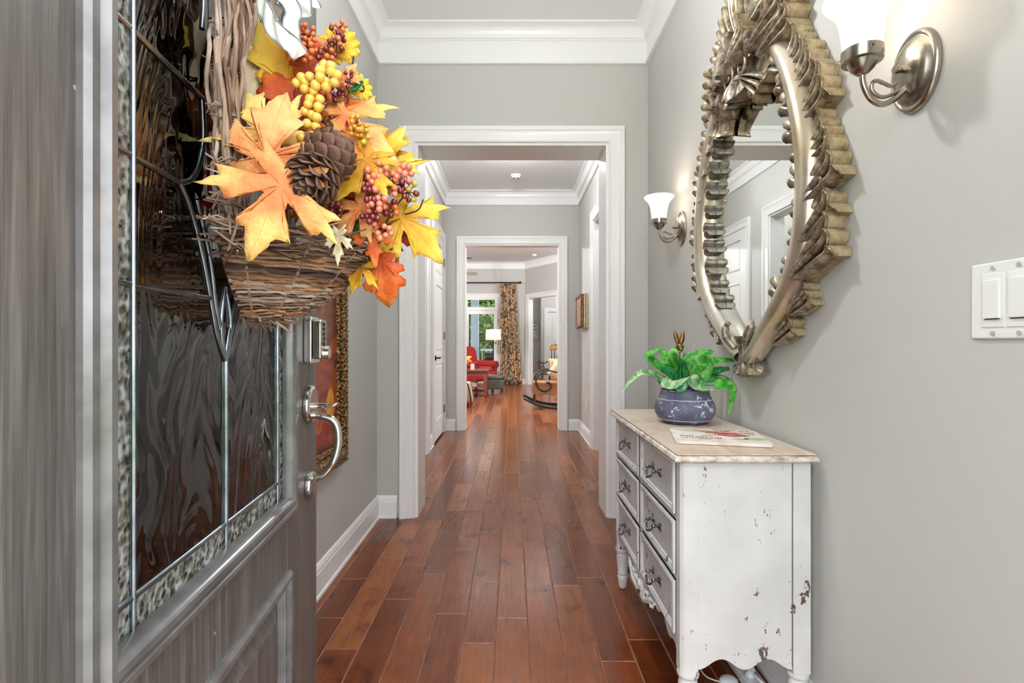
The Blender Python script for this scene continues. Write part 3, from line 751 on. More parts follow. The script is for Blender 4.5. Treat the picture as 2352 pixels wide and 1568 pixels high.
# drawers
SILV = M('handle_aged_silver', (168, 168, 170), 0.26, 1.0, (92, 92, 96), 60)
dmo = [(0.0, 0), (0.0, 0.006), (0.004, 0.0085), (0.010, 0.0085), (0.014, 0.005), (0.018, 0.005), (0.023, -0.002), (0.026, -0.003), (0.026, -0.006), (0, -0.006)]
for (ya, yb) in cols:
    for (za, zb) in rows:
        d = MB().box((fx-0.002, ya, za), (fx+0.016, yb, zb)).build('drawer', GPAINT, dr)
        pth = [(fx-0.002, ya, za), (fx-0.002, yb, za), (fx-0.002, yb, zb), (fx-0.002, ya, zb)]
        N = Vector((-1, 0, 0)); inw = N.cross(Vector((0, 1, 0))); sd = 1 if inw.z > 0 else -1
        MB().sweep(pth, N, dmo, True, sd).build('drawer_moulding', GPAINT2, d, 35)
        yc, zc = (ya+yb)/2, (za+zb)/2+0.004
        h = MB()
        for sg in (-1, 1):
            h.sphere((fx-0.004, yc+sg*0.034, zc), 0.011, 10, 6, (0.35, 1, 1.25))
            h.tube([(fx-0.003, yc+sg*0.034, zc), (fx-0.022, yc+sg*0.034, zc)], [0.0045, 0.0055], 8)
            h.sphere((fx-0.023, yc+sg*0.034, zc), 0.0068, 8, 6)
            h.sphere((fx-0.003, yc+sg*0.046, zc+0.010), 0.007, 8, 5, (0.4, 1.3, 0.8)); h.sphere((fx-0.003, yc+sg*0.046, zc-0.010), 0.007, 8, 5, (0.4, 1.3, 0.8))
        h.tube(bez([(fx-0.021, yc-0.034, zc), (fx-0.030, yc-0.030, zc-0.014), (fx-0.034, yc, zc-0.024), (fx-0.030, yc+0.030, zc-0.014), (fx-0.021, yc+0.034, zc)], 6), [0.003]*6+[0.0042]*13+[0.003]*6, 8)
        h.sphere((fx-0.034, yc, zc-0.024), 0.006, 8, 6, (1, 1.5, 1))
        h.build('bail_handle', SILV, d, 60)
DTOP = 0.8264
# ================================================================ slate plaque on the dresser
def chalk():
    t = NT('plaque_whitewash'); v = t.coord(); n = t.noise(v, 18, 7, 0.65)
    t.base(t.ramp(n, [(0.3, (200, 184, 168)), (0.5, (228, 216, 204)), (0.7, (240, 234, 226))])); t.set(Roughness=0.7); t.bump(n, 0.3, 0.003); return t.m
sl = thing('slate_plaque', 'whitewashed slate plaque with red bird print lying on the dresser', 'plaque', (0.677, 1.69, DTOP))
rot = Matrix.Rotation(math.radians(-13), 3, 'Z')
def SLP(a, b, z): return Vector((0.677, 1.69, DTOP))+rot @ Vector((a, b, 0))+Vector((0, 0, z))
hw, hd, cr = 0.143, 0.128, 0.016
poly = []
for sx, sy, a0 in ((1, 1, 0), (-1, 1, 90), (-1, -1, 180), (1, -1, 270)):
    for k in range(5):
        a = math.radians(a0+k*22.5); poly.append((sx*(hw-cr)+cr*math.cos(a)+rnd(-.001, .001), sy*(hd-cr)+cr*math.sin(a)+rnd(-.001, .001)))
MB().prism(poly, SLP, 0.0008, 0.0100).build('slab', chalk(), sl, bevel=0.002)
def blob(nm, cx, cy, rx, ry, mt, ang=0, seed=0, lvl=0):
    rr = random.Random(seed); ph = [rr.uniform(0, 6.28) for _ in range(3)]; pts = []
    for k in range(26):
        a = 2*math.pi*k/26; q = 1+0.16*math.sin(2*a+ph[0])+0.1*math.sin(3*a+ph[1])+0.07*math.sin(5*a+ph[2])
        x, y = rx*q*math.cos(a), ry*q*math.sin(a)
        pts.append((cx+x*math.cos(ang)-y*math.sin(ang), cy+x*math.sin(ang)+y*math.cos(ang)))
    MB().prism(pts, SLP, 0.010, 0.0103+lvl*0.0002).build(nm, mt, sl)
GRN = M('print_leaf_green', (150, 180, 120), 0.7, 0, (176, 196, 148), 40); RED = M('print_bird_red', (186, 62, 78), 0.7, 0, (214, 104, 104), 40)
BRN = M('print_feather_brown', (160, 96, 58), 0.7, 0, (196, 140, 92), 50); INK = M('print_ink_dark', (62, 54, 54), 0.8)
blob('printed_leaf', -0.085, 0.095, 0.036, 0.014, GRN, 0.1, 1); blob('printed_leaf', 0.105, -0.045, 0.034, 0.022, GRN, -0.4, 2); blob('printed_leaf', 0.060, -0.055, 0.025, 0.012, GRN, 0.4, 9)
blob('printed_bird_body', 0.045, 0.030, 0.042, 0.034, RED, -0.2, 3, 1); blob('printed_bird_tail', 0.0, 0.0, 0.05, 0.006, M('print_pink', (216, 140, 132), 0.7), 0.3, 4)
blob('printed_wing', -0.020, 0.065, 0.045, 0.018, BRN, -0.25, 5); blob('printed_wing', 0.03, 0.082, 0.03, 0.010, BRN, -0.1, 6)
ink = MB()
for k in range(9):
    x = -0.03+k*0.0085; ink.tube([SLP(x, 0.044-0.01*math.sin(k), 0.0105), SLP(x+0.005, 0.036, 0.0105)], 0.0012, 4)
ink.tube(bez([SLP(0.005, 0.01, 0.0105), SLP(0.04, -0.012, 0.0105), SLP(0.075, -0.006, 0.0105), SLP(0.10, 0.0, 0.0105)], 5), 0.0014, 4)
ink.build('printed_outline', INK, sl)
LET = M('print_lettering_grey', (104, 98, 96), 0.8)
def scrib(cx, cy, w, h, seed):
    rr = random.Random(seed); m = MB(); x = cx-w/2
    while x < cx+w/2:
        m.tube([SLP(x, cy-h/2, 0.0102), SLP(x+0.003, cy+h/2, 0.0102), SLP(x+rr.uniform(0.004, 0.007), cy+rr.uniform(-h/2, h/3), 0.0102)], 0.0011, 4)
        x += rr.uniform(0.006, 0.009)
    m.build('printed_word', LET, sl)
for i, (cx, cy, w, h) in enumerate([(-0.10, -0.035, 0.04, 0.020), (-0.055, -0.045, 0.035, 0.022), (-0.012, -0.055, 0.035, 0.020), (-0.10, -0.068, 0.03, 0.012), (-0.05, -0.075, 0.03, 0.012), (0.015, 0.105, 0.03, 0.014), (0.055, 0.102, 0.035, 0.014), (0.098, 0.095, 0.03, 0.014), (0.10, 0.06, 0.035, 0.014), (0.105, 0.03, 0.025, 0.012)]): scrib(cx, cy, w, h, i)
# ================================================================ pot with trailing plant
def glaze():
    t = NT('pot_blue_glaze'); v = t.coord(); n = t.noise(v, 9, 5); n2 = t.noise(v, 42, 6, 0.7, 0.5)
    base = t.ramp(n, [(0.3, (74, 76, 98)), (0.55, (104, 106, 132)), (0.75, (128, 132, 156))])
    chips = t.ramp(t.math('MULTIPLY', n2, t.math('ADD', t.noise(v, 11, 3), 0.5)), [(0.625, (0, 0, 0, 1)), (0.64, (1, 1, 1, 1))])
    t.base(t.mix(chips, base, (226, 226, 230))); t.set(Roughness=0.45); t.bump(n2, 0.1, 0.002); return t.m
pc = Vector((0.684, 2.03, DTOP+0.0006))
pot = thing('plant_pot', 'squat blue-grey glazed pot with worn white lines on the dresser', 'pot', pc)
PPR = [(0.062, 0), (0.080, 0.001), (0.100, 0.014), (0.113, 0.036), (0.1165, 0.055), (0.113, 0.074), (0.104, 0.092), (0.096, 0.108), (0.092, 0.124), (0.093, 0.129), (0.089, 0.130), (0.086, 0.122), (0.088, 0.112)]
MB().lathe(PPR, pc, 40).build('body', glaze(), pot, 60)
LINE = M('pot_line_white', (230, 230, 232), 0.6)
def ringline(r, z, rad, nm):
    MB().tube([pc+Vector((r*math.cos(2*math.pi*k/48), r*math.sin(2*math.pi*k/48), z+0.0006*math.sin(k*1.7))) for k in range(48)], rad, 5, closed=True).build(nm, LINE, pot)
ringline(0.1035, 0.0935, 0.0014, 'glaze_line'); ringline(0.1012, 0.016, 0.0011, 'glaze_line')
MB().lathe([(0.0855, 0.098), (0.0855, 0.1085)], pc, 32).build('soil', M('potting_soil', (52, 40, 32), 0.95, bump=(90, 0.6, 0.006)), pot)
plant = thing('trailing_plant', 'artificial trailing plant with variegated green heart leaves in the blue pot', 'plant', pc+Vector((0, 0, 0.1095)))
def leafmat(name, a, b, c):
    t = NT(name); v = t.coord(); n = t.noise(v, 38, 5, 0.65, 0.8)
    t.base(t.ramp(n, [(0.38, a), (0.5, b), (0.6, c)])); t.set(Roughness=0.36); t.b.inputs['Specular IOR Level'].default_value = 0.6
    t.bump(t.noise(v, 60, 3), 0.15, 0.002)
    tl = t.add('ShaderNodeBsdfTranslucent'); tl.inputs['Color'].default_value = lin(b); mx = t.add('ShaderNodeMixShader'); mx.inputs[0].default_value = 0.22
    t.link(t.b.outputs[0], mx.inputs[1]); t.link(tl.outputs[0], mx.inputs[2]); t.link(mx.outputs[0], t.out.inputs['Surface']); return t.m
LG = [leafmat('leaf_bright_green', (48, 140, 52), (82, 190, 70), (150, 214, 96)), leafmat('leaf_deep_green', (24, 96, 50), (44, 142, 74), (96, 178, 100)), leafmat('leaf_variegated', (70, 150, 84), (140, 190, 130), (206, 222, 176))]
def blade(nm, pts, w, mt, par, up=(0, 0, 1), fold=0.25, heart=True):
    c = bez(pts, 7); n = len(c); m = MB(); up = Vector(up)
    def fn(i, j):
        t = i/(n-1); tg = (c[min(i+1, n-1)]-c[max(i-1, 0)]).normalized(); s = tg.cross(up)
        if s.length < 1e-3: s = tg.cross(Vector((0, 1, 0)))
        s.normalize(); nn = s.cross(tg)
        if heart: ww = w*(math.sin(math.pi*min(1, (t*0.93+0.07))**0.62))*(1-0.25*t)+0.0006
        else: ww = w*(math.sin(math.pi*min(1, t*0.94+0.06)))**0.8+0.0006
        q = (j-3)/3.0
        return c[i]+s*ww*q+nn*(abs(q)*ww*fold+0.04*ww*math.sin(9*t+q*2))
    m.grid(fn, n, 7); return m.build(nm, mt, par, 180, solid=0.0008)
PYc = 2.03
def pp(px, py, dy=0.0): return P(px, py, PYc+dy)
# (base, mid, tip, half width, material, dy base, dy tip)
LV = [((1535, 855), (1490, 822), (1515, 800), .030, 0, 0, -.05), ((1548, 860), (1525, 815), (1506, 795), .026, 0, .02, .05),
      ((1560, 850), (1545, 812), (1580, 800), .030, 0, 0, -.04), ((1575, 860), (1590, 820), (1636, 803), .034, 0, .02, .0), ((1590, 865), (1620, 822), (1640, 806), .030, 0, 0, -.05),
      ((1600, 860), (1640, 830), (1708, 828), .028, 0, .0, .02), ((1612, 870), (1650, 850), (1690, 846), .024, 1, .02, .06), ((1598, 880), (1622, 835), (1612, 818), .040, 0, -.02, -.07),
      ((1560, 880), (1520, 845), (1484, 830), .030, 2, 0, .0), ((1555, 872), (1532, 850), (1510, 838), .034, 1, -.03, -.06), ((1570, 878), (1565, 838), (1548, 815), .032, 1, -.02, -.05), ((1585, 875), (1580, 835), (1570, 808), .032, 1, .04, .06),
      ((1520, 875), (1545, 885), (1583, 866), .030, 2, -.09, -.11), ((1588, 862), (1600, 888), (1640, 896), .034, 2, -.09, -.10), ((1560, 900), (1572, 880), (1590, 868), .024, 1, -.09, -.06),
      ((1535, 880), (1475, 855), (1422, 906), .020, 2, .0, -.04), ((1530, 872), (1490, 855), (1450, 868), .016, 2, .03, .06), ((1622, 876), (1665, 868), (1702, 902), .016, 2, .03, .05),
      ((1640, 885), (1680, 890), (1672, 955), .030, 0, -.05, -.06), ((1605, 885), (1630, 870), (1668, 872), .020, 1, -.04, -.03), ((1550, 890), (1520, 880), (1500, 852), .022, 1, .05, .09), ((1600, 870), (1615, 840), (1650, 822), .026, 1, .07, .10), ((1570, 885), (1556, 850), (1530, 822), .028, 2, .06, .09), ((1585, 880), (1600, 845), (1606, 812), .03, 0, .06, .10)]
for b_, m_, t_, w_, mi, d0, d1 in LV:
    w_ *= 0.88
    p0, p1, p2 = pp(*b_, d0), pp(*m_, (d0+d1)/2), pp(*t_, d1)
    blade('leaf', [p0, p1, p2], w_, LG[mi], plant, up=(rnd(-.25, .25), -0.75, 0.65))
stm = M('stem_green', (70, 130, 50), 0.5)
for b_, m_, t_, w_, mi, d0, d1 in LV:
    MB().tube(bez([pc+Vector((rnd(-.04, .04), rnd(-.04, .04), 0.11)), (pc+Vector((0, 0, 0.12))+pp(*b_, d0))/2+Vector((0, 0, 0.01)), pp(*b_, d0)], 4), 0.0017, 5).build('stem', stm, plant)
for a, b in (((1590, 806), (1597, 792)), ((1636, 826), (1639, 790))):
    MB().tube(bez([pp(a[0]-6, a[1]+55), pp(*a), pp(*b)], 5), 0.0008, 5).build('grass_wisp', M('wisp_pale', (206, 218, 196), 0.5), plant)
tg = thing('nursery_tag', 'dark purple plant tag tucked in front of the leaves', 'tag', pc+Vector((-0.02, -0.07, 0.1095)))
MB().prism([(-0.028, 0), (0.024, 0), (0.020, 0.038), (-0.022, 0.040)], lambda a, b, d: pc+Vector((-0.02+a, -0.072+d, 0.110+b)), 0, 0.0015).build('card', M('tag_purple', (58, 38, 74), 0.4), tg)
for k in range(3):
    MB().box((-0.026, -0.0008, 0.006+k*0.007), (0.022, -0.0001, 0.0085+k*0.007), lambda a, d, b: pc+Vector((-0.02+a, -0.072+d, 0.110+b))).build('stripe', M('tag_stripe_pink', (196, 140, 188), 0.5), tg)
# rabbit pick
rb = thing('rabbit_pick', 'small bronze rabbit head with long ears poking from the plant', 'ornament', pp(1561, 880, .02))
RBZ = M('bronze_rabbit', (152, 112, 66), 0.32, 0.85, (98, 68, 38), 40)
hd_ = pp(1561, 798, -.02)
m = MB(); m.sphere(hd_, 0.0165, 14, 10, (0.95, 1.15, 1.15)); m.sphere(hd_+Vector((0, -0.015, -0.006)), 0.0095, 10, 8); m.build('head', RBZ, rb, 180)
for sg in (-1, 1):
    e = bez([hd_+Vector((sg*0.006, 0, 0.014)), hd_+Vector((sg*0.012, 0.003, 0.040)), hd_+Vector((sg*0.017-0.002, 0.004, 0.066))], 6); n = len(e)
    MB().tube(e, [0.004+0.0055*math.sin(math.pi*(k/(n-1))**0.8) if k < n-1 else 0.001 for k in range(n)], 10, flat=0.55).build('ear', RBZ, rb, 180)
    MB().sphere(hd_+Vector((sg*0.010, -0.014, 0.004)), 0.0028, 8, 6).build('eye', BLACKM, rb)
MB().tube([hd_+Vector((0, 0, -0.012)), pp(1561, 880, .02)], 0.0025, 6).build('stick', RBZ, rb)
# ================================================================ power strip and cords under the dresser
ps = thing('power_strip', 'white power strip on the floor under the dresser', 'power strip', (0.80, 1.75, 0))
PSW = M('plastic_white', (226, 228, 230), 0.4)
MB().box((0.765, 1.66, 0.002), (0.815, 1.90, 0.036)).build('housing', PSW, ps, bevel=0.006)
for k in range(3):
    y = 1.70+k*0.06
    MB().tube([(0.79, y, 0.036), (0.79, y, 0.0375)], 0.019, 18).build('socket', M('socket_grey', (196, 206, 214), 0.4), ps)
    for a, b in ((-0.007, 0.003), (0.007, 0.003), (0, -0.008)):
        MB().box((0.79+a-0.0012, y+b-0.004, 0.0375), (0.79+a+0.0012, y+b+0.004, 0.0379)).build('slot', BLACKM, ps)
MB().tube(bez([(0.79, 1.67, 0.06), (0.80, 1.64, 0.055), (0.83, 1.63, 0.03), (0.845, 1.66, 0.008), (0.84, 1.75, 0.007), (0.845, 1.9, 0.007), (0.83, 2.1, 0.007)], 8), 0.005, 8).build('cable', PSW, ps, 180)
MB().tube([(0.79, 1.70, 0.038), (0.79, 1.69, 0.065)], [0.016, 0.012], 12).build('plug', PSW, ps, 40)
c2 = thing('plug_adapter', 'white rounded plug lying under the dresser front', 'plug', (0.72, 1.70, 0))
MB().sphere((0.720, 1.70, 0.018), 0.026, 14, 10, (1.2, 1, 0.68)).build('shell', PSW, c2, 180)
MB().tube(bez([(0.70, 1.70, 0.014), (0.66, 1.75, 0.005), (0.66, 1.85, 0.004)], 6), 0.003, 6).build('lead', PSW, c2, 180)
# ================================================================ carved mirror on the right wall
MY = 1.845                         # centre along the wall
mir_ = thing('carved_mirror', 'tall teardrop mirror in carved silver-gold acanthus frame above the dresser', 'mirror', (FX1, MY, 1.02))
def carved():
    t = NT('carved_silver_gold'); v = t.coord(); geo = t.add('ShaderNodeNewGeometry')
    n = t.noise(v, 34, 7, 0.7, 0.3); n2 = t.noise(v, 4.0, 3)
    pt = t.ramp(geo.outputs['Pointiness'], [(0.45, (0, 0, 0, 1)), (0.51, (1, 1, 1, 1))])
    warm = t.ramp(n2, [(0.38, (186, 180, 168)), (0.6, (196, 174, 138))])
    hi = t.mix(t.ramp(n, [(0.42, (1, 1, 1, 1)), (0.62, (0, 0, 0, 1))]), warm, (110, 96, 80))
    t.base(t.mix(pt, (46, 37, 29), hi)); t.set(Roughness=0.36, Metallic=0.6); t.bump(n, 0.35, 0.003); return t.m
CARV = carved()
def tubem():
    t = NT('frame_silver_gold_leaf'); v = t.coord((1, 1, 0.5)); n = t.noise(v, 7, 6, 0.6, 0.5)
    t.base(t.ramp(n, [(0.3, (172, 152, 120)), (0.5, (200, 190, 172)), (0.68, (216, 213, 206))])); t.set(Roughness=0.28, Metallic=0.75); t.bump(t.noise(v, 60, 5), 0.12, 0.002); return t.m
TUBE = tubem()
EDGE = M('carved_edge_worn_gold', (206, 188, 152), 0.45, 0.45, (146, 122, 92), 34, bump=(70, 0.6, 0.004))
HW = [(1.09, 0.030), (1.12, 0.085), (1.188, 0.165), (1.25, 0.245), (1.34, 0.330), (1.44, 0.382), (1.55, 0.402), (1.66, 0.402), (1.79, 0.374), (1.90, 0.335), (2.00, 0.285), (2.08, 0.225), (2.13, 0.165)]
def side_curve(sg): return [Vector((0, MY+sg*w, h)) for h, w in HW]
def WP(y, h, d): return Vector((FX1-d, y, h))   # d = distance out of the wall
# glass and back board
gp = [(MY-w+0.004, h) for h, w in HW]+[(MY+w-0.004, h) for h, w in reversed(HW)]
MB().prism(gp, lambda a, b, d: WP(a, b, d), 0.001, 0.018).build('back_board', M('mirror_backing', (36, 32, 28), 0.8), mir_)
MIRR = NT('mirror_silver'); MIRR.base((236, 240, 238)); MIRR.set(Metallic=1.0, Roughness=0.006)
gp2 = [(MY+(y-MY)*0.995, h) for y, h in gp]
MB().prism(gp2, lambda a, b, d: WP(a, b, d), 0.0182, 0.0215).build('mirror_glass', MIRR.m, mir_)
# the two smooth swelling side members
for sg in (-1, 1):
    c = bez(side_curve(sg), 6); n = len(c); m = MB(); K = 14
    def fn(i, j):
        t = i/(n-1); tg = (c[min(i+1, n-1)]-c[max(i-1, 0)]).normalized(); s = tg.cross(Vector((1, 0, 0))).normalized()
        if s.y*sg < 0: s = -s
        w = 0.027+0.016*math.sin(math.pi*t); hgt = 0.050+0.014*math.sin(math.pi*t)
        a = math.pi*j/(K-1); q = c[i]+s*(w*math.cos(a))
        return WP(q.y, q.z, 0.0216+hgt*max(0.0, math.sin(a))**0.75)
    m.grid(fn, n, K); m.build('side_member', TUBE, mir_, 60)
# carved leaf: fluted fan with a thick edge, root at origin, growing along +Y, standing on the plane z=0
EDGE2 = M('carved_edge_silver', (178, 172, 160), 0.42, 0.5, (112, 104, 92), 34, bump=(70, 0.5, 0.003))
def carved_leaf(L, Wd, depth, lobes, seed, curl=0.0, fall=0.0, step=0.13, edge=None, nu=16, per=7):
    """a leaf of `lobes` convex ribs with V grooves between, stepped rounded tips and straight carved flanks"""
    rr = random.Random(seed); nv = lobes*per+1; m = MB()
    def surf(u, v):
        q = v*2-1; k = min(int(v*lobes), lobes-1); f = v*lobes-k
        rib = math.sin(math.pi*min(1, max(0, f)))**0.55
        w = Wd*(0.20+0.80*u**0.8)
        end = (1-step*k)*(1-0.13*(1-rib)*u**4)
        sweep = 0.35*L*(k/lobes)*u*u*0.4
        x = q*w*0.5+curl*L*u*u-sweep*0.4
        y = L*u*end
        base = (1-fall*u+0.55*fall*max(0, (u-0.7)/0.3)**2) if fall else (0.45+0.55*math.sin(min(1, u*1.05)*math.pi*0.56)**1.2)
        z = depth*base*(1-0.10*q*q)-depth*0.40*(1-rib)*math.sin(math.pi*min(1, 0.2+u*0.62))
        return (x, y, z)
    top = [[surf(i/(nu-1), j/(nv-1)) for j in range(nv)] for i in range(nu)]
    vs = [p for r in top for p in r]; fs = []
    for i in range(nu-1):
        for j in range(nv-1): fs.append((i*nv+j, i*nv+j+1, (i+1)*nv+j+1, (i+1)*nv+j))
    ring = [(0, j) for j in range(nv)]+[(i, nv-1) for i in range(1, nu)]+[(nu-1, j) for j in range(nv-2, -1, -1)]+[(i, 0) for i in range(nu-2, 0, -1)]
    cx = sum(top[i][j][0] for i, j in ring)/len(ring); cy = sum(top[i][j][1] for i, j in ring)/len(ring)
    prev = [i*nv+j for i, j in ring]
    for (sc, zf) in ((1.025, 0.93), (0.99, 0.86), (0.98, 0.42), (0.95, 0.0)):
        cur = []
        for (i, j) in ring:
            x, y, z = top[i][j]; vs.append((cx+(x-cx)*sc, cy+(y-cy)*sc, z*zf)); cur.append(len(vs)-1)
        k = len(ring)
        for a in range(k): fs.append((prev[a], prev[(a+1) % k], cur[(a+1) % k], cur[a]))
        prev = cur
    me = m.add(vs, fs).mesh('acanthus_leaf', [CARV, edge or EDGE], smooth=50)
    for p in me.polygons[(nu-1)*(nv-1)+2*len(ring):]: p.material_index = 1
    return me
LM = [carved_leaf(0.170, 0.120, 0.090, 3, 1, 0.10, 0.42), carved_leaf(0.190, 0.110, 0.094, 3, 2, 0.16, 0.45, 0.15), carved_leaf(0.155, 0.130, 0.088, 4, 3, 0.05, 0.40, 0.10), carved_leaf(0.080, 0.074, 0.046, 2, 4, 0.12, 0.0, 0.18, EDGE2), carved_leaf(0.20, 0.10, 0.07, 3, 5, 0.1, 0.0, 0.10), carved_leaf(0.10, 0.095, 0.075, 3, 6, 0.12, 0.3, 0.16, EDGE2)]
def put_leaf(k, y, h, ang, s=1.0, d=0.002, flip=False, zs=1.0, tilt=0.0):
    """ang: direction of growth in the wall plane, 0 = up, positive toward the camera (-Y)"""
    yd = Vector((0, -math.sin(ang), math.cos(ang))); zd = Vector((-1, 0, 0)); xd = yd.cross(zd)
    if flip: xd = -xd
    B = Matrix(((xd.x*s, yd.x*s, zd.x*s*zs, FX1-d), (xd.y*s, yd.y*s, zd.y*s*zs, y), (xd.z*s, yd.z*s, zd.z*s*zs, h), (0, 0, 0, 1)))
    return link('acanthus_leaf', LM[k], mir_, B)
def tangent(sg, h):
    for (h0, w0), (h1, w1) in zip(HW, HW[1:]):
        if h0 <= h <= h1:
            t = (h-h0)/(h1-h0); w = w0+(w1-w0)*t; dw = (w1-w0)/(h1-h0); return w, dw
    return HW[-1][1], -1
OUTER = [1.225, 1.315, 1.415, 1.515, 1.62, 1.725, 1.83, 1.93, 2.01]
INNER = [1.30, 1.37, 1.45, 1.53, 1.61, 1.69, 1.77, 1.85, 1.93, 2.00]
rl = random.Random(5)
for sg in (-1, 1):
    for i, h in enumerate(OUTER):
        w, dw = tangent(sg, h); y = MY+sg*(w+0.004)
        a = 0.74-0.20*((h-1.2)/0.8)+rl.uniform(-.07, .07)
        s = (0.72 if i < 2 else 1.0)+rl.uniform(-.05, .07)
        put_leaf([0, 2, 1, 0][i % 4], y, h-0.085, -sg*a, s, flip=(sg > 0), zs=0.9)
    for i, h in enumerate(INNER):
        w, dw = tangent(sg, h); y = MY+sg*(w-0.014)
        put_leaf(3, y, h-0.02, sg*(0.85+rl.uniform(-.12, .12)), rl.uniform(0.85, 1.05), 0.0225, flip=(sg < 0))
# foot knot: fluted wrap and flared toe
wr = MB()
def wfn(i, j):
    t = i/16; a = math.pi*j/28-math.pi/2; r = 0.066-0.026*math.sin(math.pi*min(1, t*1.15))+0.020*max(0, t-0.75)/0.25
    fl = 0.004*math.cos(a*16)
    return WP(MY+(r+fl)*math.sin(a)*0.95, 1.165-0.135*t, 0.018+(0.060+fl)*math.cos(a)*(1-0.25*math.sin(math.pi*t)))
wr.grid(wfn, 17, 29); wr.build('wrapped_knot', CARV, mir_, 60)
for k in range(-2, 3): put_leaf(3, MY+k*0.026, 1.085, math.pi+k*0.28, 0.85, 0.004, zs=1.1)
for sg in (-1, 1):
    m = MB(); m.tube(bez([WP(MY+sg*0.05, 1.12, 0.06), WP(MY+sg*0.085, 1.16, 0.078), WP(MY+sg*0.105, 1.20, 0.072), WP(MY+sg*0.09, 1.215, 0.066)], 5), [0.012]*5+[0.014]*6+[0.010]*5, 8); m.build('scroll', CARV, mir_, 60)
# crest: layered leaves, scrolls, a plume and a pendant bud
for (k, y, h, a, s, d) in [(4, 0.0, 2.20, 0.0, 1.25, 0.02), (4, -0.055, 2.19, 0.28, 1.15, 0.012), (4, 0.055, 2.19, -0.28, 1.15, 0.012), (4, -0.10, 2.16, 0.55, 1.0, 0.004), (4, 0.10, 2.16, -0.55, 1.0, 0.004),
                           (1, -0.14, 2.12, 0.85, 1.15, 0.002), (1, 0.14, 2.12, -0.85, 1.15, 0.002), (0, -0.19, 2.07, 1.0, 1.1, 0.002), (0, 0.19, 2.07, -1.0, 1.1, 0.002), (2, -0.10, 2.22, 0.5, 1.1, 0.002), (2, 0.10, 2.22, -0.5, 1.1, 0.002),
                           (4, -0.06, 2.36, 0.35, 0.9, 0.002), (4, 0.06, 2.36, -0.35, 0.9, 0.002), (4, 0.0, 2.36, 0.0, 1.1, 0.002),
                           (0, -0.045, 2.12, 0.5, 0.9, 0.06), (0, 0.045, 2.12, -0.5, 0.9, 0.06), (3, 0.0, 2.16, 0.0, 1.2, 0.075), (3, -0.03, 2.08, 2.7, 1.0, 0.05), (3, 0.03, 2.08, -2.7, 1.0, 0.05), (0, -0.09, 2.05, 2.2, 0.9, 0.03), (0, 0.09, 2.05, -2.2, 0.9, 0.03), (3, 0, 2.09, math.pi, 1.1, 0.07),
                           (3, -0.13, 2.03, 1.9, 1.0, 0.03), (3, 0.13, 2.03, -1.9, 1.0, 0.03), (3, -0.075, 2.13, 1.0, 1.1, 0.06), (3, 0.075, 2.13, -1.0, 1.1, 0.06)]:
    put_leaf(k, MY+y, h, a, s, d, flip=y > 0)
for sg in (-1, 1):
    m = MB(); pts = []
    for i in range(26):
        a = i*0.42; r = 0.044*(1-i/34); pts.append(WP(MY+sg*(0.058+r*math.cos(a)), 2.115+r*math.sin(a), 0.072+0.0006*i))
    m.tube(pts, [0.010*(1-i/50) for i in range(26)], 8); m.build('scroll', CARV, mir_, 60)
    bd = MB(); bd.lathe([(0.004, -0.055), (0.020, -0.045), (0.026, -0.020), (0.020, 0.0), (0.030, 0.015), (0.022, 0.03)], WP(MY+sg*0.085, 2.035, 0.05), 12); bd.build('bud', CARV, mir_, 60)
bd = MB(); bd.lathe([(0.004, -0.05), (0.024, -0.040), (0.030, -0.015), (0.020, 0.005), (0.034, 0.02), (0.024, 0.04)], WP(MY, 2.06, 0.06), 12); bd.build('bud', CARV, mir_, 60)
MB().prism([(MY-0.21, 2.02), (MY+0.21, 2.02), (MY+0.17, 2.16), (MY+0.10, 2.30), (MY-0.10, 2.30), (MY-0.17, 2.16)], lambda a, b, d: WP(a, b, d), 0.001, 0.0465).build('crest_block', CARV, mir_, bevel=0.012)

# ================================================================ wall sconces
def shade_mat():
    t = NT('sconce_opal_glass'); t.base((255, 250, 240)); t.set(Roughness=0.25)
    t.b.inputs['Emission Color'].default_value = lin((255, 244, 226)); t.b.inputs['Emission Strength'].default_value = 1.5; t.m.cycles.emission_sampling = 'NONE'
    tr = t.add('ShaderNodeBsdfTransparent'); mx = t.add('ShaderNodeMixShader'); mx.inputs[0].default_value = 0.4
    t.link(t.b.outputs[0], mx.inputs[1]); t.link(tr.outputs[0], mx.inputs[2]); t.link(mx.outputs[0], t.out.inputs['Surface']); return t.m
OPAL = shade_mat()
BULB_ = NT('bulb_clear'); _t4 = BULB_.add('ShaderNodeBsdfTransparent'); BULB_.link(_t4.outputs[0], BULB_.out.inputs['Surface']); _e4 = BULB_.add('ShaderNodeEmission'); _e4.inputs[1].default_value = 1.5; _a4 = BULB_.add('ShaderNodeAddShader')
BULB_.link(_t4.outputs[0], _a4.inputs[0]); BULB_.link(_e4.outputs[0], _a4.inputs[1]); BULB_.link(_a4.outputs[0], BULB_.out.inputs['Surface']); BULB_.m.cycles.emission_sampling = 'NONE'; BULB = BULB_.m
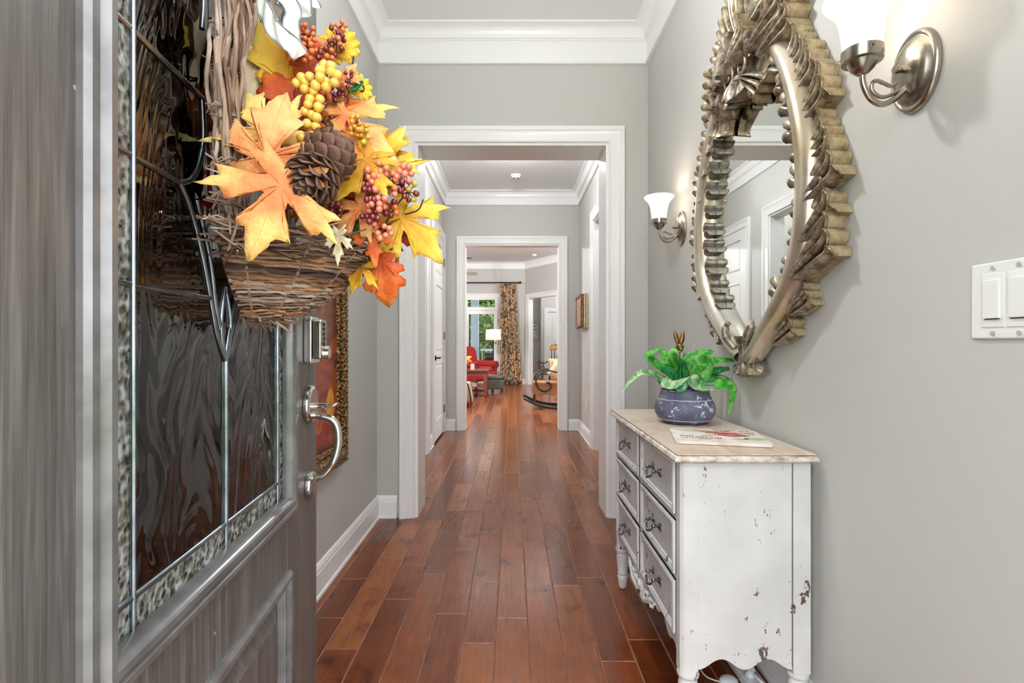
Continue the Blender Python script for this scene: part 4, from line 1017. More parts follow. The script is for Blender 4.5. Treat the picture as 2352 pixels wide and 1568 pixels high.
def sconce(yc, label):
    h0 = 1.735; r = thing('wall_sconce', label, 'wall lamp', (FX1, yc, h0), 'brushed nickel sconces flanking the mirror')
    def Q(o, h, y=0.0): return Vector((FX1-o, yc+y, h0+h))
    m = MB(); prof = [(1.0, 0.0005), (1.0, 0.006), (0.97, 0.011), (0.90, 0.013), (0.86, 0.011), (0.82, 0.012), (0.74, 0.020), (0.55, 0.028), (0.30, 0.032), (0.02, 0.033)]; n = 40
    m.grid(lambda i, j: Q(prof[i][1], 0.088*prof[i][0]*math.sin(2*math.pi*j/n), 0.066*prof[i][0]*math.cos(2*math.pi*j/n)), len(prof), n, False, True)
    m.build('back_plate', NICKEL, r, 50)
    MB().tube([Q(0.031, 0.004), Q(0.040, 0.004), Q(0.043, 0.004), Q(0.052, 0.004)], [0.007, 0.007, 0.009, 0.0075], 12).build('finial', NICKEL, r, 60)
    MB().tube(bez([Q(0.026, -0.036), Q(0.05, -0.060), Q(0.078, -0.072), Q(0.104, -0.058), Q(0.118, -0.030), Q(0.121, -0.004)], 7), 0.0062, 12).build('arm', NICKEL, r, 60)
    MB().tube(bez([Q(0.026, -0.031), Q(0.055, -0.050), Q(0.080, -0.056), Q(0.098, -0.044), Q(0.100, -0.028), Q(0.090, -0.020), Q(0.074, -0.026), Q(0.058, -0.032), Q(0.046, -0.024)], 6), [0.0042]*36+[0.004]*7+[0.0036]*4+[0.003]*2, 10).build('scroll', NICKEL, r, 60)
    c = Q(0.121, 0)
    MB().lathe([(0.005, -0.010), (0.012, -0.006), (0.022, 0.004), (0.029, 0.016), (0.030, 0.019), (0.039, 0.020), (0.040, 0.023), (0.040, 0.046), (0.037, 0.046), (0.036, 0.026), (0.028, 0.024)], c, 32).build('socket_cup', NICKEL, r, 40)
    for a in (0.4, 2.5, 4.6):
        d = Vector((math.cos(a), math.sin(a), 0)); MB().tube([c+d*0.038+Vector((0, 0, 0.036)), c+d*0.047+Vector((0, 0, 0.036))], 0.0028, 8).build('thumb_screw', NICKEL, r)
    S = [(0.034, 0.030), (0.036, 0.046), (0.039, 0.075), (0.043, 0.100), (0.0475, 0.120), (0.056, 0.137), (0.068, 0.150), (0.0745, 0.158), (0.0755, 0.162), (0.073, 0.163)]
    sh = MB(); sh.lathe(S+[(0.066, 0.152), (0.053, 0.137), (0.0445, 0.120), (0.040, 0.100), (0.036, 0.075), (0.033, 0.05)], c, 40, cap=False)
    sh.build('glass_shade', OPAL, r, 80)
    bl = MB(); bl.lathe([(0.008, 0.03), (0.012, 0.05), (0.024, 0.085), (0.027, 0.10), (0.022, 0.118), (0.008, 0.126)], c, 20); bl.build('bulb', BULB, r, 80)
    L = bpy.data.lights.new('sconce_light', 'POINT'); L.energy = 1.8; L.color = (1.0, 0.81, 0.60); L.shadow_soft_size = 0.028
    lo = bpy.data.objects.new('sconce_light', L); COL.objects.link(lo); lo.parent = r; lo.location = (-0.121, 0, 0.10)
    return r
sconce(1.117, 'nearest brushed nickel sconce with lit bell shade, right of the mirror'); sconce(2.66, 'farther brushed nickel sconce with lit bell shade, between mirror and doorway')
# ================================================================ light switch
sw = thing('light_switch', 'white wide plate with rocker switches on the right wall below the nearest sconce', 'light switch', (FX1, 0.911, 1.221))
def SWB(y0, y1, z0, z1, d0, d1, nm, mt, bev=0.001, par=None):
    return MB().box((FX1-d1, y0, z0), (FX1-d0, y1, z1)).build(nm, mt, par or sw, bevel=bev)
PLW = M('switch_plastic', (232, 232, 229), 0.35)
SWB(0.838, 0.981, 1.151, 1.291, 0.0005, 0.006, 'plate', PLW, 0.003)
for yc in (0.935, 0.886):
    SWB(yc-0.0225, yc+0.0225, 1.172, 1.270, 0.006, 0.0078, 'bezel', PLW, 0.0012)
    rk = MB().box((FX1-0.0125, yc-0.0155, 1.188), (FX1-0.0075, yc+0.0155, 1.258)); rk.v[4].x += 0; rk.build('rocker', PLW, sw, bevel=0.001)
    SWB(yc-0.0140, yc+0.0140, 1.1862, 1.1878, 0.0077, 0.0095, 'gap_line', M('joint_dark', (56, 54, 56), 0.8), 0)
    for z in (1.280, 1.161): MB().tube([(FX1-0.006, yc, z), (FX1-0.0085, yc, z)], 0.0042, 12).build('screw', M('screw_cap', (190, 190, 188), 0.4, 0.2), sw, 40)
# ================================================================ autumn basket hanging on the front door
WC = D(0.77, 1.17, 0.08)
wre = thing('autumn_door_basket', 'woven twig cone basket with autumn leaves, berries and pinecones hanging on the front door', 'wreath', WC)
TW = [M('twig_tan', (166, 138, 116), 0.7, 0, (120, 94, 78), 30, bump=(80, 0.5, 0.002), stretch=(1, 1, .4), rand=True), M('twig_brown', (118, 84, 62), 0.7, 0, (76, 52, 40), 30, bump=(80, 0.5, 0.002), rand=True),
      M('twig_grey', (186, 168, 152), 0.7, 0, (140, 118, 104), 30, bump=(80, 0.5, 0.002), rand=True), M('twig_dark', (74, 48, 38), 0.75, 0, (48, 32, 26), 30, rand=True), M('wicker_honey', (176, 126, 86), 0.6, 0, (120, 80, 52), 24, rand=True)]
rw = random.Random(11)
# --- basket cone: half round against the door, woven strand rows
BU, BH0, BH1 = 0.795, 1.176, 1.288
def cone(t, a):
    """t 0 tip..1 rim; a angle -pi/2..pi/2 (0 = straight out of the door)"""
    k = t**0.62
    ru = 0.012+0.096*k; ro = 0.030+0.155*k
    return D(BU-0.010*t+ru*math.sin(a), BH0+(BH1-BH0)*t-0.012*t*math.cos(a), 0.012+ro*max(0.0, math.cos(a)))
rowsN = 30
for i in range(rowsN):
    t = (i+0.3)/rowsN; ph = (i % 2)*math.pi; a0 = -1.62; n = 64
    for dup_ in range(1 if i < 12 else 2):
        q = []
        for k in range(n+1):
            a = a0+3.24*k/n
            p = cone(min(1, max(0.0, t+0.012*math.sin(k*0.35+i)+rw.uniform(-.006, .006)+dup_*0.012)), a); o = 0.0036*math.sin(a*13+ph)
            q.append(p+Vector((o*0.9, -o*0.3, 0)))
        MB().tube(q, rw.uniform(0.0017, 0.0027), 5).build('wicker_strand', TW[rw.choice([0, 0, 2, 4, 2, 1] if i < 16 else [0, 1, 1, 3, 4])], wre, 60)
for k in range(7):
    a = -1.4+2.8*k/6
    MB().tube([cone(j/10, a)+Vector((0.0005, -0.0005, 0)) for j in range(11)], 0.0022, 5).build('wicker_stake', TW[0], wre, 60)
MB().grid(lambda i, j: cone(i/10, -1.6+3.2*j/20)+Vector((-0.006, 0.002, 0)), 11, 21).build('basket_lining', TW[3], wre, 60)
# messy rim twigs and tail
for i in range(80):
    a = rw.uniform(-1.5, 1.5); t = rw.uniform(0.86, 1.12); p = cone(min(t, 1.05), a)+Vector((0, 0, max(0, t-1)*0.1)); tg = (cone(min(t, 1.05), a+0.1)-cone(min(t, 1.05), a)).normalized()
    L = rw.uniform(0.02, 0.06); d = (tg+Vector((rw.uniform(-.35, .35), rw.uniform(-.3, .3), rw.uniform(-.35, .35)))).normalized()
    MB().tube([p-d*L, p+Vector((rw.uniform(-.004, .004), rw.uniform(-.004, .004), rw.uniform(-.005, .005))), p+d*L], [0.0014, 0.002, 0.001], 5).build('twig', TW[rw.choice([0, 1, 1, 3])], wre, 60)
for i in range(12):
    p = D(BU-0.01+rw.uniform(-.03, .03), 1.172+rw.uniform(-.004, .012), 0.02+rw.uniform(0, .05)); d = Vector((rw.uniform(.2, 1), rw.uniform(-.5, .3), rw.uniform(-.35, .1))).normalized()
    MB().tube([p-d*0.012, p, p+d*0.018], [0.002, 0.0022, 0.0012], 5).build('twig', TW[rw.choice([0, 2, 1])], wre, 60)
# --- tall twig hoop: near bundle and far bundle
def bundle(path, spread, count, r0, r1, pal, wander=0.35):
    base = bez(path, 6); n = len(base)
    for i in range(count):
        ou, oo = rw.uniform(-1, 1), rw.uniform(-1, 1); f1, f2 = rw.uniform(0.15, 0.5), rw.uniform(0, 6.28); q = []
        for k in range(n):
            u, h, o = base[k]; s = spread[0]+(spread[1]-spread[0])*k/(n-1)
            q.append(D(u+s*(ou+wander*math.sin(k*f1+f2)), h, o+0.010+s*0.9*(1+oo+wander*math.cos(k*f1*1.3+f2))*0.7))
        a, b = sorted((rw.randint(0, n//3), rw.randint(2*n//3, n-1)))
        if i % 3: a, b = 0, n-1
        q = q[a:b+1]; rr = rw.uniform(r0, r1)
        MB().tube(q, [rr*(0.85+0.3*rw.random()) for _ in q], 6).build('hoop_twig', TW[rw.choice(pal)], wre, 60)
bundle([(0.672, 1.60, 0.01), (0.668, 1.545, 0.008), (0.660, 1.50, 0.006), (0.672, 1.44, 0.004), (0.686, 1.37, 0.004), (0.700, 1.32, 0.006), (0.715, 1.275, 0.010)], (0.027, 0.021), 52, 0.0018, 0.0036, [0, 0, 2, 2, 1])
bundle([(0.735, 1.64, 0.01), (0.790, 1.56, 0.006), (0.835, 1.50, 0.004), (0.860, 1.42, 0.004), (0.866, 1.34, 0.006)], (0.017, 0.017), 18, 0.0018, 0.0032, [1, 1, 3, 0])
for i in range(26):
    h = rw.choice([1.30, 1.33, 1.375, 1.44, 1.50, 1.545])+rw.uniform(-.008, .008); u = 0.676+rw.uniform(-.006, .006); pts = []
    for k in range(7):
        a = rw.uniform(-.2, .2)+math.pi*k/6; pts.append(D(u-0.028*math.cos(a), h+rw.uniform(-.008, .008), 0.012+0.032*math.sin(a)))
    MB().tube(pts, 0.0012, 5).build('binding_tendril', TW[rw.choice([0, 1, 1, 2])], wre, 60)
for i in range(30):
    h = rw.uniform(1.26, 1.345); p = D(0.675+rw.uniform(-.03, .03), h, rw.uniform(0.006, 0.05)); d = Vector((rw.uniform(-.6, .8), rw.uniform(-.6, .6), rw.uniform(-.5, .5))).normalized(); L = rw.uniform(.012, .03)
    MB().tube([p-d*L, p+Vector((0, 0, rw.uniform(-.006, .006))), p+d*L], [0.0012, 0.0018, 0.001], 5).build('twig', TW[rw.choice([0, 1, 2])], wre, 60)
# --- leaves
HALF = [(0, 0), (.10, -.06), (.36, -.20), (.30, -.05), (.47, -.02), (.30, .09), (.17, .145), (.42, .22), (.70, .27), (.58, .36), (.80, .55), (.55, .48), (.46, .58), (.28, .40), (.125, .34), (.17, .58), (.32, .74), (.17, .76), (.10, .92), (0, 1.10)]
OAK = [(0, 0), (.08, .05), (.24, .08), (.22, .18), (.14, .24), (.34, .30), (.36, .42), (.24, .48), (.18, .52), (.36, .60), (.33, .72), (.20, .76), (.16, .88), (.08, .98), (0, 1.05)]
def leaf_mesh(name, half, mat, droop, seed, cy=0.2):
    rr = random.Random(seed); out = half[:]+[(-x, y) for x, y in reversed(half[1:-1])]
    # finer edge with tiny teeth
    pts = []
    for i in range(len(out)):
        a = Vector(out[i]); b = Vector(out[(i+1) % len(out)])
        for k in range(3):
            p = a.lerp(b, k/3); e = 0.0 if k == 0 else rr.uniform(-.016, .02); nn = Vector((b.y-a.y, a.x-b.x)); nn = nn.normalized() if nn.length else nn
            pts.append(p+nn*e)
    c = Vector((0, cy)); R = 6; vs = [(0, cy, 0)]; fs = []
    ph = rr.uniform(0, 6)
    for k in range(1, R+1):
        for p in pts:
            q = c.lerp(p, k/R); d = (q-c).length; an = math.atan2(q.y-c.y, q.x)
            z = -droop*d*d+0.05*d*math.sin(an*5+ph)+0.02*math.sin(q.x*13+ph)*d
            vs.append((q.x, q.y, z))
    n = len(pts)
    for i in range(n): fs.append((0, 1+i, 1+(i+1) % n))
    for k in range(R-1):
        for i in range(n):
            a = 1+k*n; fs.append((a+i, a+n+i, a+n+(i+1) % n, a+(i+1) % n))
    m = MB().add(vs, fs).mesh(name, mat, smooth=180)
    return m
def autumn(name, cen, mid, tip, speck=0.0):
    t = NT(name); v = t.coord((1, 1, 1)); oi = t.add('ShaderNodeObjectInfo')
    sep = t.add('ShaderNodeSeparateXYZ'); t.link(v, sep.inputs[0])
    ln = t.add('ShaderNodeVectorMath', operation='DISTANCE'); t.link(v, ln.inputs[0]); ln.inputs[1].default_value = (0, 0.2, 0)
    vr = t.coord((1, 1, 1), rand=True); n = t.noise(vr, 2.6, 6, 0.6, 0.3)
    f = t.math('ADD', t.math('MULTIPLY', ln.outputs['Value'], 0.75), t.math('MULTIPLY', t.math('SUBTRACT', n, 0.5), 1.1))
    c = t.ramp(f, [(0.12, cen), (0.38, mid), (0.68, tip)])
    # veins radiating from the leaf base
    at = t.math('ARCTAN2', sep.outputs['X'], t.math('ADD', sep.outputs['Y'], 0.02))
    vein = t.math('ABSOLUTE', t.math('SINE', t.math('MULTIPLY', at, 3.1), 0), 0)
    vm = t.ramp(vein, [(0.0, (0.45, 0.45, 0.45, 1)), (0.05, (0, 0, 0, 1))])
    c = t.mix(vm, c, cen); t.base(c); t.set(Roughness=0.55)
    t.bump(t.math('ADD', t.noise(vr, 16, 4), t.math('MULTIPLY', vein, 0.5)), 0.2, 0.03)
    tl = t.add('ShaderNodeBsdfTranslucent'); t.link(c, tl.inputs['Color']); mx = t.add('ShaderNodeMixShader'); mx.inputs[0].default_value = 0.25
    t.link(t.b.outputs[0], mx.inputs[1]); t.link(tl.outputs[0], mx.inputs[2]); t.link(mx.outputs[0], t.out.inputs['Surface']); return t.m
AM = {'peach': autumn('leaf_peach', (222, 128, 66), (244, 176, 112), (248, 206, 138)), 'yellow': autumn('leaf_yellow', (222, 160, 40), (240, 196, 62), (246, 220, 110)),
      'orange': autumn('leaf_orange', (196, 74, 22), (224, 108, 40), (236, 150, 70)), 'deep': autumn('leaf_deep_orange', (150, 48, 18), (204, 84, 28), (226, 128, 44)),
      'gold': autumn('leaf_gold', (206, 138, 24), (232, 178, 40), (244, 206, 78)), 'blend': autumn('leaf_peach_to_yellow', (232, 134, 76), (246, 178, 104), (250, 222, 130)), 'pale': autumn('leaf_pale_yellow', (240, 186, 96), (248, 214, 128), (250, 230, 150)),
      'cream': autumn('leaf_cream', (206, 186, 150), (228, 214, 184), (238, 230, 210))}
LMX = {}
def lmesh(kind, col, s):
    k = (kind, col, s % 3)
    if k not in LMX: LMX[k] = leaf_mesh(kind+'_leaf', HALF if kind == 'maple' else OAK, AM[col], (0.25, 0.45, 0.1)[s % 3], 40+s % 3)
    return LMX[k]
def leaf(kind, col, base, tip, Yb, Yt, s=0, face=(0.15, -1, 0.25), fat=1.0, name=None):
    a = P(base[0], base[1], Yb); b = P(tip[0], tip[1], Yt); L = (b-a).length
    m = frame(a, b-a, face) @ Matrix.Diagonal((L*fat, L, L, 1))
    o = link(name or kind+'_leaf', lmesh(kind, col, s), wre, m)
    md = o.modifiers.new('solid', 'SOLIDIFY'); md.thickness = 0.008
    return o
# large showy leaves (base, tip) measured on the frame with their own depth
leaf('maple', 'pale', (632, 330), (530, 186), .69, .675, 0, (0.3, -1, .3), 1.05)
leaf('maple', 'peach', (606, 398), (640, 205), .66, .65, 1, (0.3, -1, .25), 1.0)
leaf('maple', 'blend', (664, 388), (574, 580), .63, .62, 2, (0.35, -1, .25), 1.0)
leaf('maple', 'blend', (742, 262), (898, 342), .76, .74, 0, (-.1, -1, .5), .95)
leaf('maple', 'yellow', (872, 412), (905, 276), .80, .80, 1, (-.2, -1, .2), .8)
leaf('maple', 'gold', (858, 346), (772, 452), .74, .73, 2, (.1, -1, .1), .9)
leaf('maple', 'yellow', (900, 478), (1014, 586), .80, .81, 0, (.0, -1, .4), .95)
leaf('oak', 'orange', (872, 575), (885, 692), .79, .78, 1, (0, -1, .2), 1.15)
leaf('maple', 'orange', (852, 512), (862, 606), .77, .76, 2, (.2, -1, .3), .7)
leaf('maple', 'gold', (838, 600), (800, 668), .78, .78, 0, (0, -1, .3), .9)
leaf('maple', 'peach', (842, 464), (758, 542), .75, .74, 1, (.2, -1, .2), .8)
leaf('maple', 'cream', (778, 528), (775, 604), .72, .715, 2, (.2, -1, .2), .55)
leaf('oak', 'deep', (690, 282), (612, 148), .74, .725, 0, (.3, -1, .3), 1.0)
leaf('oak', 'orange', (712, 178), (672, 52), .76, .75, 1, (.3, -1, .2), 1.1)
leaf('oak', 'yellow', (676, 232), (596, 52), .755, .735, 2, (.4, -1, .2), .9)
leaf('maple', 'orange', (740, 262), (826, 208), .78, .79, 1, (-.2, -1, .5), .8)
leaf('maple', 'deep', (720, 320), (760, 246), .79, .80, 2, (0, -1, .2), 1.1)
leaf('maple', 'peach', (790, 190), (812, 142), .78, .78, 0, (0, -1, .2), .9)
leaf('maple', 'gold', (905, 360), (868, 290), .83, .83, 0, (.2, -1, .2), 1.0)
leaf('maple', 'peach', (868, 640), (905, 582), .80, .80, 2, (-.3, -1, .2), .9)
leaf('maple', 'deep', (905, 500), (880, 590), .82, .82, 1, (.1, -1, .2), 1.0)
leaf('maple', 'yellow', (862, 395), (808, 350), .76, .75, 0, (.1, -1, .5), .8)
leaf('maple', 'blend', (800, 255), (765, 300), .745, .74, 1, (.3, -1, .1), 1.2)
leaf('maple', 'gold', (760, 130), (790, 90), .79, .79, 2, (.3, -1, .1), 1.1)
leaf('maple', 'peach', (740, 110), (712, 70), .78, .78, 1, (.3, -1, .1), .9)
# filler leaves behind
for i in range(34):
    px, py = rw.uniform(680, 900), rw.uniform(170, 560)
    if px > 760+(py-150)*0.45: px -= 110
    Yd = rw.uniform(.82, .86); a = rw.uniform(0, 6.28); L = rw.uniform(55, 90)
    leaf('maple', rw.choice(['deep', 'orange', 'deep', 'gold', 'peach']), (px, py), (px+L*math.cos(a)*.9, py+L*math.sin(a)), Yd, Yd, i, (rw.uniform(-.4, .4), -1, rw.uniform(-.2, .5)), rw.uniform(.8, 1.1))
# big cream quilted leaf
def cream_leaf(pts, w):
    c = bez(pts, 10); n = len(c); m = MB()
    def fn(i, j):
        t = i/(n-1); tg = (c[min(i+1, n-1)]-c[max(i-1, 0)]).normalized(); s = tg.cross(Vector((0.3, -1, 0.1))).normalized(); nn = s.cross(tg); q = (j-8)/8
        ww = w*max(0.0, math.sin(math.pi*(0.06+0.92*t)))**0.7
        return c[i]+s*ww*q+nn*(0.007*abs(math.sin((t*6+abs(q)*1.2)*math.pi))*(1-abs(q))+0.010*abs(q))
    m.grid(fn, n, 17); m.build('quilted_leaf', M('cream_velvet', (226, 206, 174), 0.75, 0, (206, 182, 148), 12), wre, 180, solid=0.0015)
cream_leaf([P(632, 300, .76), P(600, 200, .75), P(572, 90, .745), P(556, -30, .75)], 0.024)
# --- berries
def sph_mesh(nm, r, mt, su=12, sv=8): return MB().sphere((0, 0, 0), r, su, sv).mesh(nm, mt, smooth=180)
YB = M('berry_yellow', (238, 200, 96), 0.3, 0, (222, 166, 60), 60, coat=.3); PK = M('berry_pink', (226, 138, 106), 0.28, 0, (204, 104, 84), 60, coat=.3); RD = M('berry_wine', (132, 40, 46), 0.2, 0, (96, 24, 34), 60, coat=.4); OR = M('berry_orange', (222, 120, 66), 0.3, 0, (196, 92, 44), 60, coat=.3); GB = M('berry_green_gold', (186, 164, 66), 0.3, coat=.3); DP = M('berry_amber', (206, 142, 40), 0.25, coat=.3)
BMM = {k: sph_mesh('berry', 1.0, m_) for k, m_ in (('y', YB), ('p', PK), ('r', RD), ('o', OR), ('g', GB), ('a', DP))}
STEMB = M('stem_wire_brown', (70, 44, 32), 0.6)
def cluster(cs, kind, Y, r, jit=0.0):
    """cs: list of (px,py) berry centres; each cluster is a part with berries under it"""
    cx = sum(c[0] for c in cs)/len(cs); cy = sum(c[1] for c in cs)/len(cs)
    pts = [P(x, y, Y+rw.uniform(-jit, jit)) for x, y in cs]; m = MB(); root = P(cx, cy, Y+0.015)
    for p in pts: m.tube([root, (root+p)/2+Vector((0, 0.004, 0)), p], 0.0008, 4)
    cl = m.build('berry_cluster', STEMB, wre, 60)
    for p in pts:
        rr = r*rw.uniform(0.88, 1.1); o = bpy.data.objects.new('berry', BMM[kind if isinstance(kind, str) and len(kind) == 1 else rw.choice(kind)]); COL.objects.link(o); o.parent = cl
        o.matrix_local = Matrix.Translation(p-origin(wre)) @ Matrix.Rotation(rw.uniform(0, 3), 4, 'X') @ Matrix.Diagonal((rr, rr, rr*rw.uniform(.95, 1.12), 1))
cluster([(680, 191), (701, 189), (711, 176), (725, 196), (692, 178), (735, 178), (739, 162), (760, 165), (750, 186), (768, 190), (749, 200), (733, 162), (720, 210), (760, 152), (700, 204), (744, 150), (774, 172)], 'y', .715, .0068, .006)
cluster([(712, 228), (708, 240), (731, 246), (716, 264), (706, 284), (725, 290), (718, 312), (692, 318), (727, 270), (702, 256), (735, 228)], 'y', .71, .0068, .005)
def blobc(cx, cy, w, h, n, kind, Y, r):
    cs = []
    for i in range(n*6):
        x, y = cx+rw.uniform(-w, w), cy+rw.uniform(-h, h)
        if ((x-cx)/w)**2+((y-cy)/h)**2 <= 1 and all((x-a)**2+(y-b)**2 > (r/Y*F*1.55)**2 for a, b in cs): cs.append((x, y))
        if len(cs) >= n: break
    cluster(cs, kind, Y, r, .008)
blobc(690, 118, 36, 24, 20, 'o', .735, .0042); blobc(700, 78, 26, 26, 14, 'oo', .745, .0040); blobc(745, 122, 22, 22, 10, 'or', .75, .0042)
blobc(770, 95, 20, 34, 12, 'rp', .77, .0040); blobc(778, 62, 18, 14, 12, 'p', .78, .0040); blobc(772, 215, 24, 16, 14, 'r', .765, .0042); blobc(742, 222, 14, 12, 7, 'o', .75, .0042)
blobc(867, 392, 24, 20, 18, 'p', 0.740, 0.0049); blobc(850, 440, 14, 34, 14, 'rp', 0.730, 0.0047); blobc(925, 400, 24, 22, 18, 'p', 0.765, 0.0052); blobc(905, 425, 30, 22, 18, 'rp', 0.755, 0.0047); blobc(938, 440, 22, 26, 24, 'rg', 0.775, 0.0047)
blobc(868, 465, 24, 18, 14, 'p', 0.735, 0.0047); blobc(852, 495, 26, 22, 16, 'pr', 0.730, 0.0047); blobc(880, 530, 20, 18, 14, 'p', 0.740, 0.0049); blobc(885, 480, 40, 20, 12, 'ro', 0.765, 0.0047)
blobc(815, 290, 12, 26, 14, 'a', 0.730, 0.0038); blobc(838, 305, 12, 22, 14, 'ag', 0.735, 0.0038); blobc(772, 480, 12, 22, 8, 'r', 0.735, 0.0047); blobc(800, 180, 10, 22, 8, 'rp', 0.750, 0.0031)
for a, b, c in (((860, 560), (905, 480), (945, 430)), ((800, 470), (850, 450), (920, 405)), ((790, 300), (800, 220), (812, 130)), ((720, 160), (700, 130), (655, 95)), ((740, 240), (760, 130), (780, 60)), ((930, 492), (960, 482), (972, 458)), ((780, 520), (800, 560), (838, 570)), ((690, 100), (640, 60), (560, 40))):
    MB().tube(bez([P(*a, .80), P(*b, .79), P(*c, .79)], 6), 0.0013, 5).build('branch', TW[3], wre, 60)
# --- pinecones
PSC = M('pinecone_scale', (122, 86, 68), 0.6, 0, (84, 56, 44), 20, bump=(40, .4, .003), rand=True); PTIP = M('pinecone_core', (48, 30, 24), 0.8)
def scale_mesh():
    m = MB()
    def fn(i, j):
        t = i/6; q = (j-4)/4; w = 0.34*(0.35+0.65*math.sin(min(1, t*1.1)*math.pi*.55)); e = 1-0.18*q*q*t
        return Vector((q*w, t*e, 0.20*t*t-0.16*q*q*t+0.05*(1-abs(q))*t))
    m.grid(fn, 7, 9); m.grid(lambda i, j: fn(i, j)-Vector((0, 0.01, 0.10*(1-abs((j-4)/4)**2)+0.015)), 7, 9); 
    n = 7*9; ring = [i*9 for i in range(7)]+[54+j for j in range(1, 9)]+[i*9+8 for i in range(5, -1, -1)]
    for a, b in zip(ring, ring[1:]): m.f.append((a, b, b+n, a+n))
    return m.mesh('scale', PSC, smooth=70)
SCM = scale_mesh()
def pinecone(c, axis, L, R):
    axis = Vector(axis).normalized(); c = Vector(c)
    q = Vector((0, 0, 1)).rotation_difference(axis).to_matrix()
    core = MB(); core.lathe([(R*.2, -L*.5), (R*.5, -L*.3), (R*.55, 0), (R*.4, L*.3), (R*.1, L*.5)], c, 12, q); co = core.build('pinecone', PTIP, wre, 60)
    N = 74
    for i in range(N):
        t = (i+0.5)/N; z = -L*.46+L*.92*t; rad = R*(math.sin(math.pi*(0.16+0.80*t))**0.8); a = i*2.39996
        out = Vector((math.cos(a), math.sin(a), 0)); tilt = 0.1+1.15*t**1.3
        d = (out*math.cos(tilt)+Vector((0, 0, 1))*math.sin(tilt)); nrm = (Vector((0, 0, 1))*math.cos(tilt)-out*math.sin(tilt))
        base = c+q @ (out*R*.28*math.sin(math.pi*(0.1+.85*t))+Vector((0, 0, z-0.1*L*t))); s = max(rad*.80, R*.34)
        M4 = frame(base, q @ d, q @ nrm) @ Matrix.Diagonal((s*1.05, s, s, 1))
        o = bpy.data.objects.new('scale', SCM); COL.objects.link(o); o.parent = co; o.matrix_local = Matrix.Translation(-origin(wre)) @ M4
pinecone(P(752, 362, .69), (0.72, .25, .62), .082, .040); pinecone(P(718, 412, .655), (-.25, -.72, -.64), .074, .037); pinecone(P(768, 312, .775), (.4, -.3, .8), .06, .030)
# --- sunflowers
PET = M('petal_yellow', (238, 196, 40), 0.5, 0, (226, 166, 24), 30); CEN = M('flower_centre', (44, 30, 20), 0.9, bump=(120, .8, .004))
def flower(c, nrm, r, n=10):
    c = Vector(c); fr_ = frame(c, Vector((0, 0, 1)), nrm); m = MB(); m.sphere(c, r*.30, 12, 8, (1, 1, 1)); fo = m.build('flower', CEN, wre, 60)
    for k in range(n):
        a = 2*math.pi*k/n; R4 = fr_ @ Matrix.Rotation(a, 4, 'Z'); q = MB()
        q.grid(lambda i, j: (R4 @ Vector(((j-2)/2*r*.26*math.sin(math.pi*(0.12+0.84*i/5)), r*(.22+.78*i/5), r*.15*math.sin(i/5*2)-abs(j-2)*r*.02))), 6, 5); q.build('petal', PET, fo, 180, solid=0.0006)
flower(P(778, 108, .80), (.4, -1, .2), .030); flower(P(790, 100, .82), (.7, -.8, .2), .028); flower(P(800, 192, .80), (.3, -1, .2), .024); flower(P(828, 202, .82), (.8, -.7, .2), .022)
for p0, p1, p2 in (((798, 200), (812, 198), (826, 178)), ((805, 205), (818, 200), (834, 186)), ((806, 520), (820, 545), (848, 520)), ((800, 560), (815, 550), (845, 545)), ((850, 545), (836, 530), (818, 505))):
    blade('green_leaf', [P(*p0, .79), P(*p1, .79), P(*p2, .79)], .009, LG[1], wre, up=(0, -1, .3), heart=False)
# --- wired ribbon at the top
RIB = NT('ribbon_sheer_white'); RIB.base((236, 234, 230)); RIB.set(Roughness=0.4); _t2 = RIB.add('ShaderNodeBsdfTransparent'); _m2 = RIB.add('ShaderNodeMixShader'); _m2.inputs[0].default_value = 0.12
RIB.link(RIB.b.outputs[0], _m2.inputs[1]); RIB.link(_t2.outputs[0], _m2.inputs[2]); RIB.link(_m2.outputs[0], RIB.out.inputs['Surface'])
def ribbon(pts, w, wd):
    c = bez(pts, 9); n = len(c); m = MB(); wd = Vector(wd).normalized()
    ee = [[], []]
    def fn(i, j):
        tg = (c[min(i+1, n-1)]-c[max(i-1, 0)]).normalized(); s = (wd-tg*wd.dot(tg)).normalized(); return c[i]+s*w*((j-3)/3)+s.cross(tg)*0.002*math.sin(i*.7+j)
    m.grid(fn, n, 7); r = m.build('ribbon', RIB.m, wre, 180, solid=0.0005)
    for j in (0, 6): MB().tube([fn(i, j) for i in range(n)], 0.0011, 5).build('wire_edge', M('ribbon_wire_grey', (150, 154, 160), .4, .5), r, 60)
ribbon([P(598, -30, .72), P(606, 22, .71), P(632, 70, .70), P(672, 104, .70), P(690, 130, .71)], .011, (.6, -.2, .9))
ribbon([P(672, 104, .71), P(668, 60, .73), P(672, 20, .74), P(640, -20, .75)], .011, (1, .2, .2))
ribbon([P(700, 40, .76), P(694, 0, .76), P(690, -40, .77)], .013, (1, -.2, .3)); ribbon([P(722, 18, .78), P(708, -10, .79), P(690, -40, .79)], .010, (1, .4, .5))
ribbon([P(640, -20, .74), P(620, 10, .75), P(640, 40, .77)], .014, (.4, .6, .8))
PRT = M('print_ink_dark', (62, 54, 54), 0.8)
